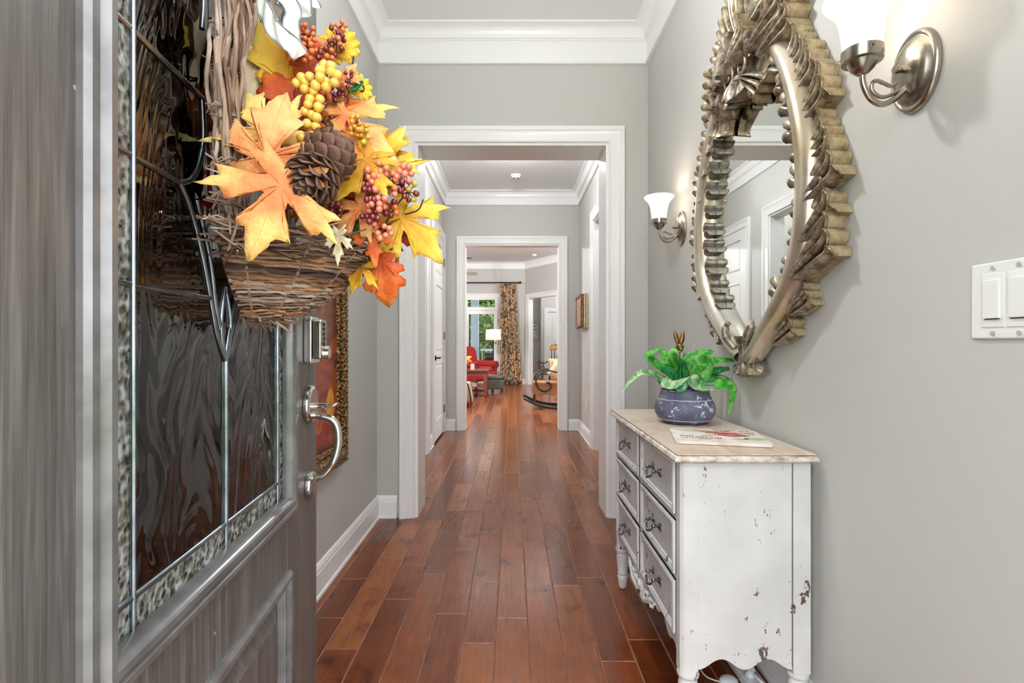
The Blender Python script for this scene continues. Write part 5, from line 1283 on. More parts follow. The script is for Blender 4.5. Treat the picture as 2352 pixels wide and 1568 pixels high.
# ================================================================ hall details
def ceiling_disc(nm, label, cat, c, prof, mt, H):
    r = thing(nm, label, cat, (c[0], c[1], H)); return r
DET = M('detector_plastic', (230, 229, 226), 0.45)
def smoke(x, y, H, label, s=1.0):
    r = thing('smoke_detector', label, 'smoke detector', (x, y, H))
    MB().lathe([(0.035*s, -0.040), (0.045*s, -0.038), (0.050*s, -0.022), (0.058*s, -0.018), (0.062*s, -0.014), (0.062*s, -0.0006)], (x, y, H), 28).build('housing', DET, r, 40)
    for k in range(10):
        a = 2*math.pi*k/10; MB().box((-0.003, 0.020*s, -0.0412), (0.003, 0.036*s, -0.0395), lambda p, q, z: Vector((x+p*math.cos(a)-q*math.sin(a), y+p*math.sin(a)+q*math.cos(a), H+z))).build('vent_slot', M('slot_dark', (60, 60, 60), 0.7), r)
    MB().lathe([(0.010*s, -0.046), (0.013*s, -0.043), (0.013*s, -0.0402)], (x, y, H), 14).build('test_button', DET, r, 40)
smoke(0.045, 5.95, HH, 'round white smoke detector on the hall ceiling'); smoke(0.55, 12.5, HL, 'small round detector on the living room ceiling near the angled wall')
SHG_ = NT('lamp_glass_glow'); SHG_.base((250, 246, 238)); SHG_.set(Roughness=0.3); SHG_.m.cycles.emission_sampling = 'NONE'
SHG_.b.inputs['Emission Color'].default_value = lin((255, 246, 232)); SHG_.b.inputs['Emission Strength'].default_value = 1.6
_t3 = SHG_.add('ShaderNodeBsdfTransparent'); _m3 = SHG_.add('ShaderNodeMixShader'); _m3.inputs[0].default_value = 0.7
SHG_.link(SHG_.b.outputs[0], _m3.inputs[1]); SHG_.link(_t3.outputs[0], _m3.inputs[2]); SHG_.link(_m3.outputs[0], SHG_.out.inputs['Surface'])
def flush(x, y, H, label, stem, e, col=(0.97, 0.985, 1.0), r=0.165):
    """ceiling lamp: canopy, stem and an open glass bowl with its bulb inside"""
    t = thing('ceiling_light', label, 'ceiling lamp', (x, y, H)); zb = H-stem-0.11
    MB().lathe([(0.05, -0.025), (0.075, -0.018), (0.078, -0.0006)], (x, y, H), 28).build('canopy', NICKEL, t, 40)
    MB().tube([(x, y, H-0.02), (x, y, zb+0.005)], 0.007, 10).build('stem', NICKEL, t, 60)
    MB().lathe([(0.012, 0.0), (r*.45, 0.010), (r*.8, 0.036), (r*.97, 0.078), (r, 0.105)], (x, y, zb), 32, cap=False).build('glass_bowl', SHG_.m, t, 80)
    MB().lathe([(0.002, -0.028), (0.008, -0.021), (0.005, -0.012), (0.010, -0.005), (0.010, 0.003)], (x, y, zb), 14).build('finial', NICKEL, t, 60)
    L = bpy.data.lights.new('ceiling_light_glow', 'POINT'); L.energy = e; L.color = col; L.shadow_soft_size = 0.05
    o = bpy.data.objects.new('ceiling_light_glow', L); COL.objects.link(o); o.parent = t; o.location = (0, 0, zb-H+0.075); return t
flush(0.0, 4.9, HH, 'glass bowl ceiling lamp in the hall, hidden but for its finial', 0.066, E_HALL)
flush(0.08, 1.7, HF, 'added unseen glass bowl ceiling lamp above the foyer', 0.60, E_FOYER)  # lamp added out of view to brighten the foyer
flush(-1.7, 5.0, HH, 'added unseen glass bowl ceiling lamp in the room left of the hall', 0.2, E_SIDE); flush(1.7, 5.0, HH, 'added unseen glass bowl ceiling lamp in the room right of the hall', 0.2, E_SIDE)  # unseen pair put in to light the side rooms
flush(-1.7, 8.9, HL, 'added unseen glass bowl ceiling lamp left in the living room', 0.45, E_LIV); flush(1.6, 8.9, HL, 'added unseen glass bowl ceiling lamp right in the living room', 0.45, E_LIV)  # unseen lamps added as fill for the living room
flush(1.7, 13.9, HL, 'added unseen glass bowl ceiling lamp in the nook beyond the angled doorway', 0.3, E_NOOK)  # unseen lamp added to light the nook
# outlet
ol = thing('wall_outlet', 'white duplex outlet low on the right hall wall', 'outlet', (HX1, 5.93, 0.40))
MB().box((HX1-0.006, 5.893, 0.343), (HX1-0.0005, 5.967, 0.457)).build('plate', PLW, ol, bevel=0.002)
for z in (0.374, 0.426): MB().box((HX1-0.008, 5.913, z-0.017), (HX1-0.006, 5.947, z+0.017)).build('socket', PLW, ol, bevel=0.001)
# carved wood picture on the right hall wall
wa = thing('carved_wall_art', 'thick rustic carved frame of layered wood on the right hall wall', 'wall art', (HX1, 6.12, 1.30))
CWD = M('art_carved_wood', (128, 92, 56), 0.6, 0, (62, 40, 24), 26, bump=(60, 1.0, 0.01)); CWL = M('art_cream_layer', (222, 206, 174), 0.6, 0, (196, 174, 136), 14); CWT = M('art_tan_layer', (172, 136, 88), 0.6, 0, (120, 88, 52), 12)
lay = [(0.0, 0.020, 0.0, CWL), (0.020, 0.030, 0.004, CWT), (0.030, 0.046, 0.001, CWL), (0.046, 0.058, 0.008, CWD), (0.058, 0.072, 0.010, CWT)]
for i, (d0, d1, ins, mt) in enumerate(lay):
    m = MB(); n = 16; rr = random.Random(i)
    poly = []
    for k in range(n+1): poly.append((5.86+ins+rr.uniform(-.004, .004), 1.305+ins+(0.395-2*ins)*k/n))
    for k in range(n+1): poly.append((6.36-ins+rr.uniform(-.004, .004), 1.70-ins-(0.395-2*ins)*k/n))
    m.prism(poly, lambda a, b, d: Vector((HX1-0.0006-d, a, b)), d0+0.0002, d1).build('layer', mt, wa)
fr_ = MB(); rr = random.Random(3)
for k in range(26):
    t = k/25
    for (y, z) in ((5.885+rr.uniform(-.012, .012), 1.32+0.36*t), (6.335+rr.uniform(-.012, .012), 1.32+0.36*t), (5.885+0.45*t, 1.325+rr.uniform(-.012, .012)), (5.885+0.45*t, 1.68+rr.uniform(-.012, .012))):
        fr_.sphere((HX1-0.074, y, z), rr.uniform(0.014, 0.022), 7, 5, (0.55, 1, 1))
fr_.build('carved_border', CWD, wa, 60)
# ================================================================ living room
# curtain rod and curtain
rod = thing('curtain_rod', 'black iron curtain rod with ball finial above the patio door', 'curtain rod', (-1.3, 13.58, 2.71))
MB().tube([(-2.95, 13.58, 2.71), (0.19, 13.58, 2.71)], 0.014, 10).build('rod', BLACKM, rod, 60)
m = MB(); m.sphere((0.215, 13.58, 2.71), 0.032, 12, 8); m.build('finial', BLACKM, rod, 180)
for x in (0.12, -1.5): MB().tube([(x, 13.58, 2.70), (x, 13.745, 2.70)], 0.010, 8).build('bracket', BLACKM, rod, 60)
for k in range(6):
    x = -0.29+k*0.065; pts = [(x, 13.58+0.026*math.cos(a*math.pi/6), 2.70+0.026*math.sin(a*math.pi/6)) for a in range(12)]
    MB().tube(pts, 0.005, 6, closed=True).build('ring', BLACKM, rod, 60)
def floral():
    t = NT('curtain_floral'); v = t.coord(); vo = t.add('ShaderNodeTexVoronoi'); vo.inputs['Scale'].default_value = 14; t.link(v, vo.inputs['Vector'])
    nz = t.noise(v, 24, 6, 0.7, 1.5); n2 = t.noise(v, 4.2, 3, 0.5, 0.6)
    f = t.math('ADD', t.math('MULTIPLY', vo.outputs['Distance'], 0.9), t.math('MULTIPLY', nz, 0.55))
    flo = t.ramp(f, [(0.40, (240, 214, 164)), (0.52, (220, 160, 98)), (0.60, (168, 78, 60)), (0.66, (222, 196, 156)), (0.78, (120, 104, 78)), (0.9, (84, 72, 60))])
    bk = t.ramp(nz, [(0.36, (74, 62, 54)), (0.48, (142, 128, 110)), (0.6, (214, 198, 168))])
    t.base(t.mix(t.ramp(n2, [(0.34, (0, 0, 0, 1)), (0.46, (1, 1, 1, 1))]), bk, flo)); t.set(Roughness=0.85); return t.m
cu = thing('floral_curtain', 'floor length floral curtain in gold, orange and brown', 'curtain', (-0.05, 13.58, 0.01))
m = MB()
def cfn(i, j):
    t = i/30; s = j/90; x0, x1 = -0.31, 0.085+0.185*(1-t); fold = math.sin(s*math.pi*9+0.5*math.sin(t*2))
    return Vector((x0+(x1-x0)*s, 13.58-0.045*fold*(0.7+0.3*(1-t))-0.02*(1-t), 0.012+2.66*t))
m.grid(cfn, 31, 91); m.build('panel', floral(), cu, 180, solid=0.004)
# floor lamp
fl_ = thing('floor_lamp', 'floor lamp with cream drum shade behind the red armchair', 'lamp', (-0.47, 12.9, 0))
MB().lathe([(0.20, 0), (0.20, 0.012), (0.03, 0.03), (0.014, 0.05)], (-0.47, 12.9, 0.001), 24).build('base', BLACKM, fl_, 40)
MB().tube([(-0.47, 12.9, 0.04), (-0.47, 12.9, 0.85), (-0.47, 12.9, 1.22)], [0.016, 0.014, 0.012], 10).build('pole', BLACKM, fl_, 60)
MB().tube(bez([(-0.47, 12.9, 1.10), (-0.40, 12.88, 1.12), (-0.42, 12.88, 1.07)], 5), 0.008, 6).build('switch_arm', BLACKM, fl_, 60)
MB().lathe([(0.195, 1.185), (0.183, 1.450)], (-0.47, 12.9, 0), 36, cap=False).build('shade', M('lamp_shade_cream', (250, 240, 214), 0.8, emit=((255, 236, 196), 0.55)), fl_, 60, solid=0.004)
# upholstered pieces
def rbox(m, c, s, mat=None, k=4.0, n=14):
    """soft rounded box (superellipsoid)"""
    c = Vector(c)
    def sp(v, e): return math.copysign(abs(v)**e, v)
    e = 2.0/k; vs = []; fs = []
    for i in range(n+1):
        th = -math.pi/2+math.pi*i/n
        for j in range(2*n):
            ph = 2*math.pi*j/(2*n)
            p = Vector((s[0]*sp(math.cos(th), e)*sp(math.cos(ph), e), s[1]*sp(math.cos(th), e)*sp(math.sin(ph), e), s[2]*sp(math.sin(th), e)))
            vs.append((mat @ p if mat else p)+c)
    for i in range(n):
        for j in range(2*n): fs.append((i*2*n+j, i*2*n+(j+1) % (2*n), (i+1)*2*n+(j+1) % (2*n), (i+1)*2*n+j))
    return m.add(vs, fs)
REDF = M('red_upholstery', (168, 30, 22), 0.85, 0, (142, 22, 18), 14, bump=(120, .3, .003)); DKW = M('dark_walnut', (58, 30, 22), 0.35, 0, (40, 20, 15), 10, stretch=(4, 1, 4))
ca = Vector((-0.88, 12.45, 0)); ang = math.radians(-38)   # facing right and toward the hall
R3 = Matrix.Rotation(ang, 3, 'Z'); 
def CA(f, l, z): return ca+R3 @ Vector((f, l, 0))+Vector((0, 0, z))
ac = thing('red_armchair', 'red tufted armchair with rolled arms near the patio door', 'armchair', ca)
m = MB(); rbox(m, CA(0.02, 0, 0.33), (0.36, 0.33, 0.13), R3, 6); m.build('seat_base', REDF, ac, 180)
m = MB(); rbox(m, CA(0.06, 0, 0.47), (0.32, 0.26, 0.075), R3, 5); m.build('seat_cushion', REDF, ac, 180)
m = MB(); Rb = R3 @ Matrix.Rotation(math.radians(-12), 3, 'Y'); rbox(m, CA(-0.30, 0, 0.70), (0.11, 0.31, 0.32), Rb, 5); m.build('backrest', REDF, ac, 180)
for a in range(3):
    for b in range(3):
        m = MB(); m.sphere(CA(-0.205+0.02*(b-1)*-2, (a-1)*0.17+(0.08 if b % 2 else 0)-.04, 0.62+b*0.13), 0.016, 8, 6); m.build('tuft_button', M('red_button_dark', (110, 16, 14), .8), ac, 180)
for sg in (-1, 1):
    m = MB(); m.tube([CA(-0.30, sg*0.36, 0.58), CA(0.36, sg*0.36, 0.58)], [0.095, 0.095], 20); m.build('rolled_arm', REDF, ac, 50, bevel=0.012)
    m = MB(); m.box((-0.32, sg*0.36-0.055, 0.20), (0.34, sg*0.36+0.055, 0.56), lambda f, l, z: CA(f, l, z)); m.build('arm_panel', REDF, ac, bevel=0.02)
    m = MB(); m.tube([CA(0.361, sg*0.36, 0.58), CA(0.368, sg*0.36, 0.58)], [0.085, 0.08], 20); m.build('arm_scroll_face', M('red_button_dark', (110, 16, 14), .8), ac, 40)
    for f in (-0.26, 0.28): MB().tube([CA(f, sg*0.28, 0.001), CA(f, sg*0.28, 0.21)], [0.018, 0.028], 10).build('leg', DKW, ac, 50)
# ottoman
OLV = M('olive_grey_leather', (78, 74, 62), 0.45, 0, (62, 60, 52), 10, bump=(80, .2, .003))
ot = thing('square_ottoman', 'olive grey leather cube ottoman in front of the red armchair', 'ottoman', (-0.40, 11.66, 0))
MB().box((-0.62, 11.46, 0.075), (-0.18, 11.86, 0.285)).build('body', OLV, ot, bevel=0.015)
m = MB(); rbox(m, (-0.40, 11.66, 0.335), (0.225, 0.205, 0.055), None, 5); m.build('cushion_top', OLV, ot, 180)
for x in (-0.57, -0.23):
    for y in (11.51, 11.81): MB().box((x-0.022, y-0.022, 0.001), (x+0.022, y+0.022, 0.076)).build('leg', DKW, ot, bevel=0.003)
# coffee table
CHW = NT('cherry_table_wood'); _v = CHW.coord((1.2, 9, 9)); _g = CHW.noise(_v, 4, 6, .6, .5); CHW.base(CHW.ramp(_g, [(0.3, (84, 36, 26)), (0.6, (122, 58, 42))])); CHW.set(Roughness=0.22, Coat_Weight=0.3)
ct = thing('coffee_table', 'dark cherry coffee table with two lower shelves at the left', 'table', (-1.05, 10.9, 0))
tx0, tx1, ty0, ty1 = -1.70, -0.52, 10.62, 11.22
MB().box((tx0-0.04, ty0-0.04, 0.525), (tx1+0.04, ty1+0.04, 0.555)).build('table_top', CHW.m, ct, bevel=0.008)
m = MB(); m.box((tx0+0.02, ty0+0.01, 0.43), (tx1-0.02, ty0+0.03, 0.525)); m.box((tx0+0.02, ty1-0.03, 0.43), (tx1-0.02, ty1-0.01, 0.525)); m.box((tx1-0.03, ty0+0.03, 0.43), (tx1-0.01, ty1-0.03, 0.525)); m.box((tx0+0.01, ty0+0.03, 0.43), (tx0+0.03, ty1-0.03, 0.525)); m.build('apron', CHW.m, ct)
for x in (tx0+0.035, tx1-0.035):
    for y in (ty0+0.035, ty1-0.035):
        q = MB(); q.box((x-0.035, y-0.035, 0.20), (x+0.035, y+0.035, 0.526)); q.box((x-0.042, y-0.042, 0.18), (x+0.042, y+0.042, 0.20)); q.lathe([(0.018, 0), (0.034, 0.02), (0.036, 0.05), (0.026, 0.075), (0.034, 0.09), (0.03, 0.10)], (x, y, 0.001), 16); q.box((x-0.036, y-0.036, 0.10), (x+0.036, y+0.036, 0.18)); q.build('leg', CHW.m, ct, 40)
MB().box((tx0+0.03, ty0+0.03, 0.185), (tx1-0.03, ty1-0.03, 0.205)).build('shelf', CHW.m, ct); MB().box((tx0+0.03, ty0+0.03, 0.085), (tx1-0.03, ty1-0.03, 0.10)).build('shelf', CHW.m, ct)
cj = thing('candle_jar', 'pale pink glass candle jar on the coffee table', 'candle', (-0.83, 10.75, 0.5555))
MB().lathe([(0.040, 0), (0.044, 0.004), (0.044, 0.105), (0.040, 0.108)], (-0.83, 10.75, 0.556), 20).build('jar', M('candle_pink', (232, 190, 178), 0.25), cj, 40)
MB().lathe([(0.032, 0.108), (0.034, 0.112), (0.030, 0.122)], (-0.83, 10.75, 0.556), 20).build('lid', M('jar_lid', (214, 178, 160), 0.3, .4), cj, 40)
gd = thing('flower_arrangement', 'yellow and orange flower arrangement with dark greens on the coffee table', 'flowers', (-1.02, 11.0, 0.5555))
MB().lathe([(0.05, 0), (0.075, 0.03), (0.07, 0.08), (0.05, 0.10)], (-1.02, 11.0, 0.556), 20).build('vase', M('vase_dark', (52, 58, 48), .4), gd, 50)
for k in range(12):
    a = k*0.9; e = Vector((-1.02+0.16*math.cos(a), 11.0+0.14*math.sin(a), 0.70+0.14*((k*7) % 5)/5)); e0 = Vector((-1.02, 11.0, 0.64))
    blade('petal', [e0, (e0+e)/2+Vector((0, 0, 0.07)), e], 0.05, (PET if k % 3 else AM['peach']), gd, up=(.2, -1, .4))
for k in range(6):
    a = k*1.1+.4; e = Vector((-1.02+0.15*math.cos(a), 11.0+0.13*math.sin(a), 0.64)); e0 = Vector((-1.02, 11.0, 0.64)); blade('green_leaf', [e0, (e0+e)/2+Vector((0, 0, 0.03)), e], 0.03, LG[1], gd)
bk = thing('white_box', 'small white box on the coffee table shelf', 'box', (-0.79, 10.85, 0.2055)); MB().box((-0.84, 10.78, 0.206), (-0.74, 10.90, 0.262)).build('carton', M('box_cream', (226, 214, 196), .6), bk, bevel=0.002); MB().box((-0.843, 10.777, 0.262), (-0.737, 10.903, 0.278)).build('lid', M('box_lid', (236, 226, 210), .6), bk, bevel=0.002)
# beige upholstered chair edge at the left
BG = M('beige_linen', (186, 166, 138), 0.9, 0, (160, 140, 112), 20, bump=(150, .3, .002))
bc = thing('beige_slipper_chair', 'low beige upholstered chair at the left edge of the doorway view', 'chair', (-1.08, 9.1, 0))
m = MB(); rbox(m, (-1.10, 9.1, 0.26), (0.30, 0.30, 0.12), None, 5); m.build('seat', BG, bc, 180)
m = MB(); rbox(m, (-0.775, 9.1, 0.245), (0.055, 0.27, 0.185), Matrix.Rotation(math.radians(-9), 3, 'Y'), 5); m.build('side_arm', BG, bc, 180)
MB().tube(bez([(-0.70, 8.84, 0.02), (-0.715, 8.84, 0.2), (-0.76, 8.84, 0.40), (-0.80, 8.84, 0.43)], 6), 0.012, 6).build('wood_trim', DKW, bc, 60)
for x in (-1.34, -0.80):
    for y in (8.88, 9.32): MB().tube([(x, y, 0.001), (x, y, 0.16)], [0.016, 0.024], 8).build('leg', DKW, bc, 50)
# ceiling fan
fn_ = thing('ceiling_fan', 'ceiling fan with dark wooden blades at the left', 'ceiling fan', (-1.40, 10.0, HL)); FB = M('fan_blade_brown', (88, 78, 66), .6, 0, (70, 60, 50), 8)
MB().tube([(-1.4, 10, HL-0.001), (-1.4, 10, HL-0.05)], [0.07, 0.05], 18).build('canopy', BLACKM, fn_, 40); MB().tube([(-1.4, 10, HL-0.05), (-1.4, 10, 2.62)], 0.014, 10).build('downrod', BLACKM, fn_, 60)
MB().lathe([(0.03, 2.40), (0.09, 2.44), (0.11, 2.52), (0.10, 2.58), (0.04, 2.64)], (-1.4, 10, 0), 24).build('motor', BLACKM, fn_, 50)
for k in range(5):
    a = 0.12+k*2*math.pi/5; u = Vector((math.cos(a), math.sin(a), 0)); w = Vector((-math.sin(a), math.cos(a), 0)); pl_ = []
    n = 12
    pl_ = [(0.16, -0.05), (0.45, -0.07), (0.66, -0.062)]+[(0.68+0.05*math.sin(math.pi*t/6), 0.062*-math.cos(math.pi*t/6)) for t in range(1, 6)]+[(0.66, 0.062), (0.45, 0.07), (0.16, 0.05)]
    MB().prism(pl_, lambda p, q, d: Vector((-1.4, 10, 2.475))+u*p+w*q+Vector((0, 0, q*0.6+d)), 0, 0.008).build('blade', FB, fn_)
    MB().tube([Vector((-1.4, 10, 2.49))+u*0.09, Vector((-1.4, 10, 2.485))+u*0.2], 0.012, 6).build('blade_arm', BLACKM, fn_)
# ceiling vent
cvn = thing('ceiling_vent', 'small dark ceiling vent near the patio door', 'vent', (-1.12, 13.0, HL))
MB().box((-1.22, 12.93, HL-0.008), (-1.02, 13.07, HL-0.0006)).build('frame', M('vent_grey', (120, 118, 114), .5), cvn)
for k in range(5): MB().box((-1.205, 12.945+k*0.024, HL-0.014), (-1.035, 12.957+k*0.024, HL-0.008)).build('slat', M('vent_dark', (70, 68, 66), .5), cvn)
# framed sign in the nook
sg_ = thing('framed_sign', 'grey framed script sign with a small photo on the nook wall', 'sign', (0.705, 15.9, 1.15))
MB().box((0.59, 15.885, 1.165), (0.82, 15.895, 1.71)).build('board', M('sign_board', (214, 212, 206), .7), sg_)
m = MB(); m.sweep([(0.575, 15.8985, 1.15), (0.835, 15.8985, 1.15), (0.835, 15.8985, 1.725), (0.575, 15.8985, 1.725)], (0, -1, 0), [(0, 0), (0, .02), (.018, .02), (.018, 0)], True, 1 if Vector((0, -1, 0)).cross(Vector((1, 0, 0))).z > 0 else -1); m.build('frame', M('sign_frame_grey', (120, 118, 114), .6), sg_)
MB().box((0.66, 15.878, 1.29), (0.75, 15.885, 1.40)).build('photo_mat', M('sign_blue_grey', (110, 140, 156), .6), sg_); MB().box((0.675, 15.875, 1.305), (0.735, 15.878, 1.385)).build('photo', M('photo_white', (240, 240, 240), .5), sg_)
rr = random.Random(4)
for zc, n in ((1.62, 4), (1.51, 5), (1.22, 4)):
    m = MB(); x = 0.63
    for k in range(n):
        m.tube(bez([(x, 15.883, zc-0.03), (x+0.012, 15.883, zc+0.04), (x+0.022, 15.883, zc-0.02), (x+0.036, 15.883, zc+0.005)], 4), 0.004, 5); x += 0.15/n*1.05
    m.build('script_word', M('sign_script_grey', (110, 108, 106), .7), sg_)
MB().tube([(0.705, 15.89, 1.725), (0.705, 15.895, 1.76)], .006, 6).build('hanger', BLACKM, sg_)
# ---- spindle rocking chair (farther)
HON = M('honey_wood', (164, 116, 66), .4, 0, (132, 88, 46), 8, stretch=(1, 6, 6)); MAH = M('mahogany_turned', (74, 36, 26), .35, 0, (50, 24, 18), 10)
rc0 = Vector((0.93, 11.3, 0)); Rr = Matrix.Rotation(math.radians(238), 3, 'Z')   # local +x = facing
def RC(f, l, z): return rc0+Rr @ Vector((f, l, 0))+Vector((0, 0, z))
rk_ = thing('spindle_rocking_chair', 'dark wooden spindle-back rocking chair with honey crest rail, farther from the doorway', 'rocking chair', rc0)
m = MB(); n = 14; m.prism([(0.25, -0.22), (0.27, 0), (0.25, 0.22), (0.0, 0.25), (-0.22, 0.20), (-0.22, -0.20), (0.0, -0.25)], lambda a, b, d: RC(a, b, d), 0.42, 0.455); m.build('seat', MAH, rk_, bevel=0.01)
m = MB()
def crest(i, j):
    l = -0.26+0.52*j/20; z = 0.96+0.10*i/4+0.03*math.cos(l*6)*(i/4); return RC(-0.33-0.06*i/4+0.05*(l/0.26)**2, l, z)
m.grid(crest, 5, 21); m.build('crest_rail', HON, rk_, 180, solid=0.022)
for k in range(7):
    l = -0.21+0.07*k; MB().tube([RC(-0.19, l*0.85, 0.45), RC(-0.25, l*.95, 0.7), RC(-0.325+0.05*(l/.26)**2, l, 0.97)], [0.009, 0.012, 0.008], 8).build('spindle', BLACKM, rk_, 60)
for sg in (-1, 1):
    MB().tube(bez([RC(-0.27, sg*0.24, 0.72), RC(-0.05, sg*0.27, 0.665), RC(0.15, sg*0.28, 0.69), RC(0.25, sg*0.28, 0.72), RC(0.28, sg*0.28, 0.695)], 6), [0.014]*8+[0.018]*8+[0.022]*9, 8).build('arm', MAH, rk_, 60)
    for f in (0.02, 0.13, 0.22): MB().tube([RC(f-0.02, sg*0.22, 0.45), RC(f-0.01, sg*0.25, 0.56), RC(f, sg*0.277, 0.68)], [0.010, 0.017, 0.010], 8).build('arm_post', MAH, rk_, 60)
    for f in (-0.16, 0.18): MB().tube([RC(f, sg*0.19, 0.43), RC(f*1.1, sg*0.205, 0.25), RC(f*1.15, sg*0.215, 0.075)], [0.014, 0.020, 0.013], 8).build('leg', MAH, rk_, 60)
    MB().tube(bez([RC(0.38, sg*0.215, 0.115), RC(0.2, sg*0.215, 0.045), RC(0, sg*0.215, 0.021), RC(-0.25, sg*0.215, 0.04), RC(-0.5, sg*0.215, 0.12)], 6), 0.02, 8).build('rocker', MAH, rk_, 60)
MB().tube([RC(0.2, -0.2, 0.22), RC(0.2, 0.2, 0.22)], [0.012, 0.012], 8).build('stretcher', MAH, rk_, 60)
def pillow(nm, label, c, s, rot, mt, stripes=None):
    p = thing(nm, label, 'pillow', c)
    def f(m, k):
        def g(i, j):
            u = -1+2*i/14; v = -1+2*j/14; b = ((1-u**4)*(1-v**4))**0.5
            return Vector(c)+rot @ Vector((s[0]*u*(1-.06*(1-v*v)), k*s[2]*b, s[1]*v*(1-.06*(1-u*u))))
        m.grid(g, 15, 15)
    m = MB(); f(m, 1); f(m, -1); m.build('cover', mt, p, 180); return p
PIL = NT('pillow_stripe'); _v = PIL.coord((1, 1, 1)); _w = PIL.add('ShaderNodeTexWave'); _w.inputs['Scale'].default_value = 5; _w.inputs['Distortion'].default_value = 1.5; PIL.link(_v, _w.inputs['Vector']); PIL.base(PIL.ramp(_w.outputs['Fac'], [(0.2, (222, 206, 172)), (0.8, (190, 160, 116))])); PIL.set(Roughness=.9)
pillow('striped_pillow', 'tan striped cushion leaning on the spindle rocking chair back', RC(-0.10, 0, 0.62), (0.2, 0.16, 0.06), Rr @ Matrix.Rotation(math.radians(90), 3, 'Z') @ Matrix.Rotation(math.radians(14), 3, 'X'), PIL.m)
# ---- bentwood rocker (nearer)
br0 = Vector((0.80, 8.9, 0)); BW = M('bentwood_black', (30, 20, 17), .3, 0, (22, 15, 13), 10, coat=.4)
br_ = thing('bentwood_rocking_chair', 'black bentwood rocking chair with scrolled arms and honey wood seat, nearest the doorway', 'rocking chair', br0)
def BR(x, y, z): return Vector((x, br0.y+y, z))
for sg in (-1, 1):
    y = sg*0.26
    MB().tube(bez([BR(0.20, y, 0.190), BR(0.30, y, 0.138), BR(0.42, y, 0.088), BR(0.58, y, 0.044), BR(0.78, y, 0.026), BR(0.98, y, 0.035), BR(1.20, y, 0.095), BR(1.40, y, 0.20)], 6), [0.020]+[0.024]*41+[0.020], 8).build('rocker', BW, br_, 60)
    MB().tube(bez([BR(1.16, y, 0.90), BR(1.02, y, 0.66), BR(0.80, y, 0.628), BR(0.60, y, 0.655), BR(0.47, y, 0.605), BR(0.405, y, 0.505), BR(0.43, y, 0.39), BR(0.50, y, 0.325), BR(0.575, y, 0.312), BR(0.65, y, 0.36), BR(0.655, y, 0.42), BR(0.61, y, 0.455), BR(0.575, y, 0.44)], 7), 0.0165, 8).build('scroll_arm', BW, br_, 60)
    for x in (0.39, 0.93): MB().tube([BR(x, y*.92, 0.26), BR(x, y, 0.085 if x < .5 else 0.045)], 0.013, 8).build('leg', BW, br_, 60)
    MB().tube(bez([BR(0.98, y*.85, 0.40), BR(1.12, y*.85, 0.75), BR(1.30, y*.8, 1.10)], 6), 0.016, 8).build('back_post', BW, br_, 60)
MB().tube(bez([BR(1.30, -.21, 1.10), BR(1.36, 0, 1.20), BR(1.30, .21, 1.10)], 6), 0.016, 8).build('back_top', BW, br_, 60)
for k in range(5): MB().tube([BR(1.0, -.16+.08*k, .42), BR(1.31, -.16+.08*k, 1.11)], .007, 6).build('back_slat', BW, br_, 60)
m = MB(); m.box((0.36, -0.24, 0.40), (0.98, 0.24, 0.455), BR); m.build('seat', HON, br_, bevel=0.01)
for sg in (-1, 1): MB().prism([(0.36, 0.40), (0.98, 0.40), (0.98, 0.26), (0.74, 0.235), (0.55, 0.262), (0.36, 0.235)], lambda a, b, d: BR(a, d, b), sg*0.225-0.012, sg*0.225+0.012).build('seat_side_board', HON, br_, bevel=0.004)
m = MB(); m.box((0.355, -0.22, 0.25), (0.375, 0.22, 0.40), BR); m.build('seat_front_board', HON, br_, bevel=0.003)
pillow('cream_pillow', 'cream cushion with dark print resting in the bentwood rocking chair', Vector((0.80, 8.90, 0.62)), (0.16, 0.15, 0.055), Matrix.Rotation(math.radians(20), 3, 'Z') @ Matrix.Rotation(math.radians(35), 3, 'Y'), M('pillow_cream', (222, 206, 176), .9, 0, (196, 172, 132), 9))
pillow('red_pillow', 'small dark red cushion beside the cream one in the bentwood rocking chair', Vector((0.97, 8.78, 0.56)), (0.09, 0.10, 0.04), Matrix.Rotation(math.radians(-10), 3, 'Z'), M('pillow_red', (140, 30, 34), .9))
# ================================================================ outdoors behind the patio door
LF = [M('tree_leaf_green', (64, 96, 36), .6, 0, (98, 132, 58), 3, rand=True), M('tree_leaf_dark', (40, 68, 28), .6, 0, (72, 104, 46), 3)]; BARK = M('tree_bark', (92, 76, 62), .9, bump=(20, .6, .01))
def tree(x, y, h, r, n, label, mi, seed):
    t = thing('garden_tree', label, 'tree', (x, y, -0.25)); rr = random.Random(seed)
    MB().tube([(x, y, -0.26), (x+.05, y, h*.4), (x, y+.1, h*.75)], [0.14, 0.10, 0.05], 8).build('trunk', BARK, t, 60)
    m = MB(); vs = []; fs = []
    for i in range(n):
        a = rr.uniform(0, 6.28); z = rr.uniform(-1, 1); q = rr.random()**.4; p = Vector((x+r*q*math.sqrt(1-z*z)*math.cos(a), y+r*.7*q*math.sqrt(1-z*z)*math.sin(a), h*.55+h*.5*q*z))
        d = Vector((rr.uniform(-1, 1), rr.uniform(-1, 1), rr.uniform(-1, .4))).normalized(); e = d.cross(Vector((rr.uniform(-1, 1), rr.uniform(-1, 1), rr.uniform(-1, 1)))).normalized(); s = rr.uniform(.09, .19); k = len(vs)
        vs += [p, p+d*s+e*s*.4, p+d*2*s, p+d*s-e*s*.4]; fs.append((k, k+1, k+2, k+3))
    m.add(vs, fs); o = m.build('foliage', LF[mi], t); o['kind'] = 'stuff'
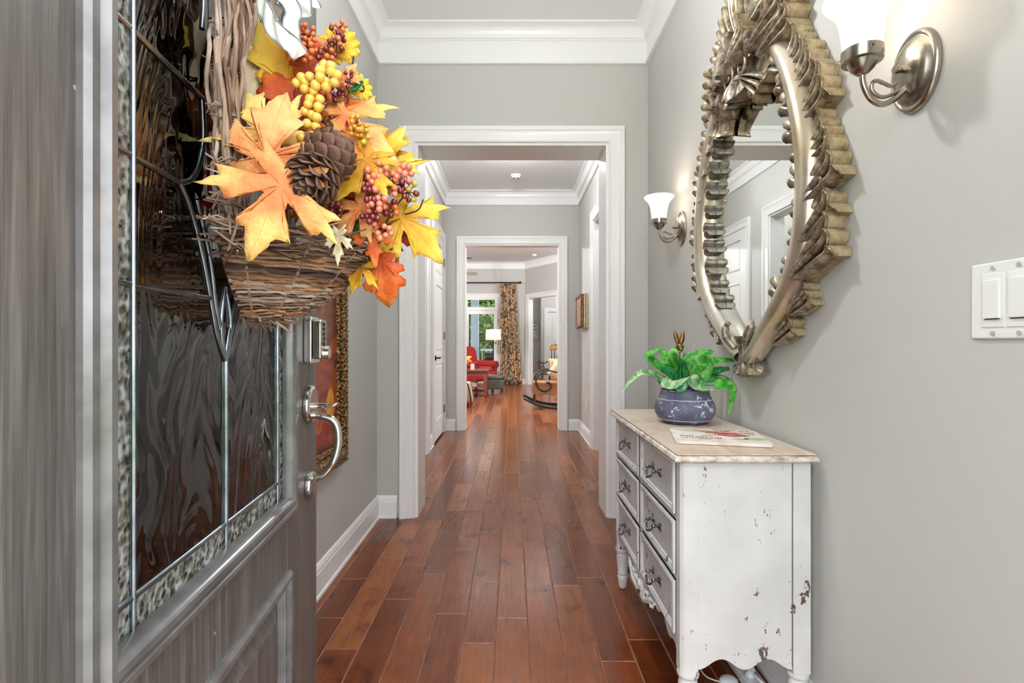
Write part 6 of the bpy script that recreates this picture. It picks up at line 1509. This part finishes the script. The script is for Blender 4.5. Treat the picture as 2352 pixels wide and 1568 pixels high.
tree(-3.4, 20.0, 4.6, 1.5, 9000, 'leafy tree left of the porch post behind the patio door', 1, 1); tree(-0.6, 23.2, 4.4, 1.7, 9000, 'bright leafy tree right of the porch post behind the patio door', 0, 2); tree(-7.0, 24, 5.2, 2.2, 4200, 'leafy tree far left in the garden', 0, 3)
hg = thing('garden_hedge', 'tall clipped hedge closing the garden behind the trees', 'hedge', (-3, 27, -0.25)); rr = random.Random(9)
MB().box((-12, 27.0, -0.25), (6, 28.2, 3.4)).build('core', M('hedge_core', (34, 52, 26), .9), hg)
m = MB(); vs_ = []; fs_ = []
for i in range(14000):
    p = Vector((rr.uniform(-10, 4), 26.95+rr.uniform(-.25, .1), rr.uniform(-.2, 3.55))); d = Vector((rr.uniform(-1, 1), rr.uniform(-1, .2), rr.uniform(-1, 1))).normalized(); e = d.cross(Vector((rr.uniform(-1, 1), rr.uniform(-1, 1), rr.uniform(-1, 1)))).normalized(); s_ = rr.uniform(.06, .13); k = len(vs_)
    vs_ += [p, p+d*s_+e*s_*.5, p+d*2*s_, p+d*s_-e*s_*.5]; fs_.append((k, k+1, k+2, k+3))
o = m.add(vs_, fs_).build('foliage', LF[1], hg); o['kind'] = 'stuff'
po = thing('porch_post', 'blue grey square porch post behind the patio door', 'post', (-1.13, 15.7, -0.03)); PG = M('post_blue_grey', (150, 168, 184), .6)
MB().box((-1.25, 15.6, -0.03), (-1.02, 15.82, 3.0)).build('shaft', PG, po, bevel=0.008); MB().box((-1.29, 15.56, -0.03), (-0.98, 15.86, 0.16)).build('plinth', PG, po, bevel=0.008)
ra = thing('porch_railing', 'pale porch railing behind the patio door', 'railing', (-0.5, 15.7, -0.03)); PRW = M('railing_pale_blue', (206, 218, 228), .5)
MB().box((-0.97, 15.68, 0.86), (0.05, 15.74, 0.92)).build('top_rail', PRW, ra); MB().box((-0.97, 15.68, 0.08), (0.05, 15.74, 0.13)).build('bottom_rail', PRW, ra)
for k in range(8): MB().box((-0.93+k*0.13, 15.695, 0.13), (-0.90+k*0.13, 15.725, 0.86)).build('baluster', PRW, ra)
wp = thing('patio_chair', 'dark patio chair seen through the patio door', 'chair', (-0.62, 15.0, -0.03)); 
for x in (-0.78, -0.46):
    for y in (14.8, 15.2): MB().tube([(x, y, -0.03), (x, y, 0.40)], .014, 6).build('leg', BLACKM, wp)
MB().box((-0.80, 14.78, 0.40), (-0.44, 15.22, 0.44)).build('seat', BLACKM, wp, bevel=.01)
MB().box((-0.80, 15.18, 0.44), (-0.44, 15.22, 0.82)).build('backrest', BLACKM, wp, bevel=.01)
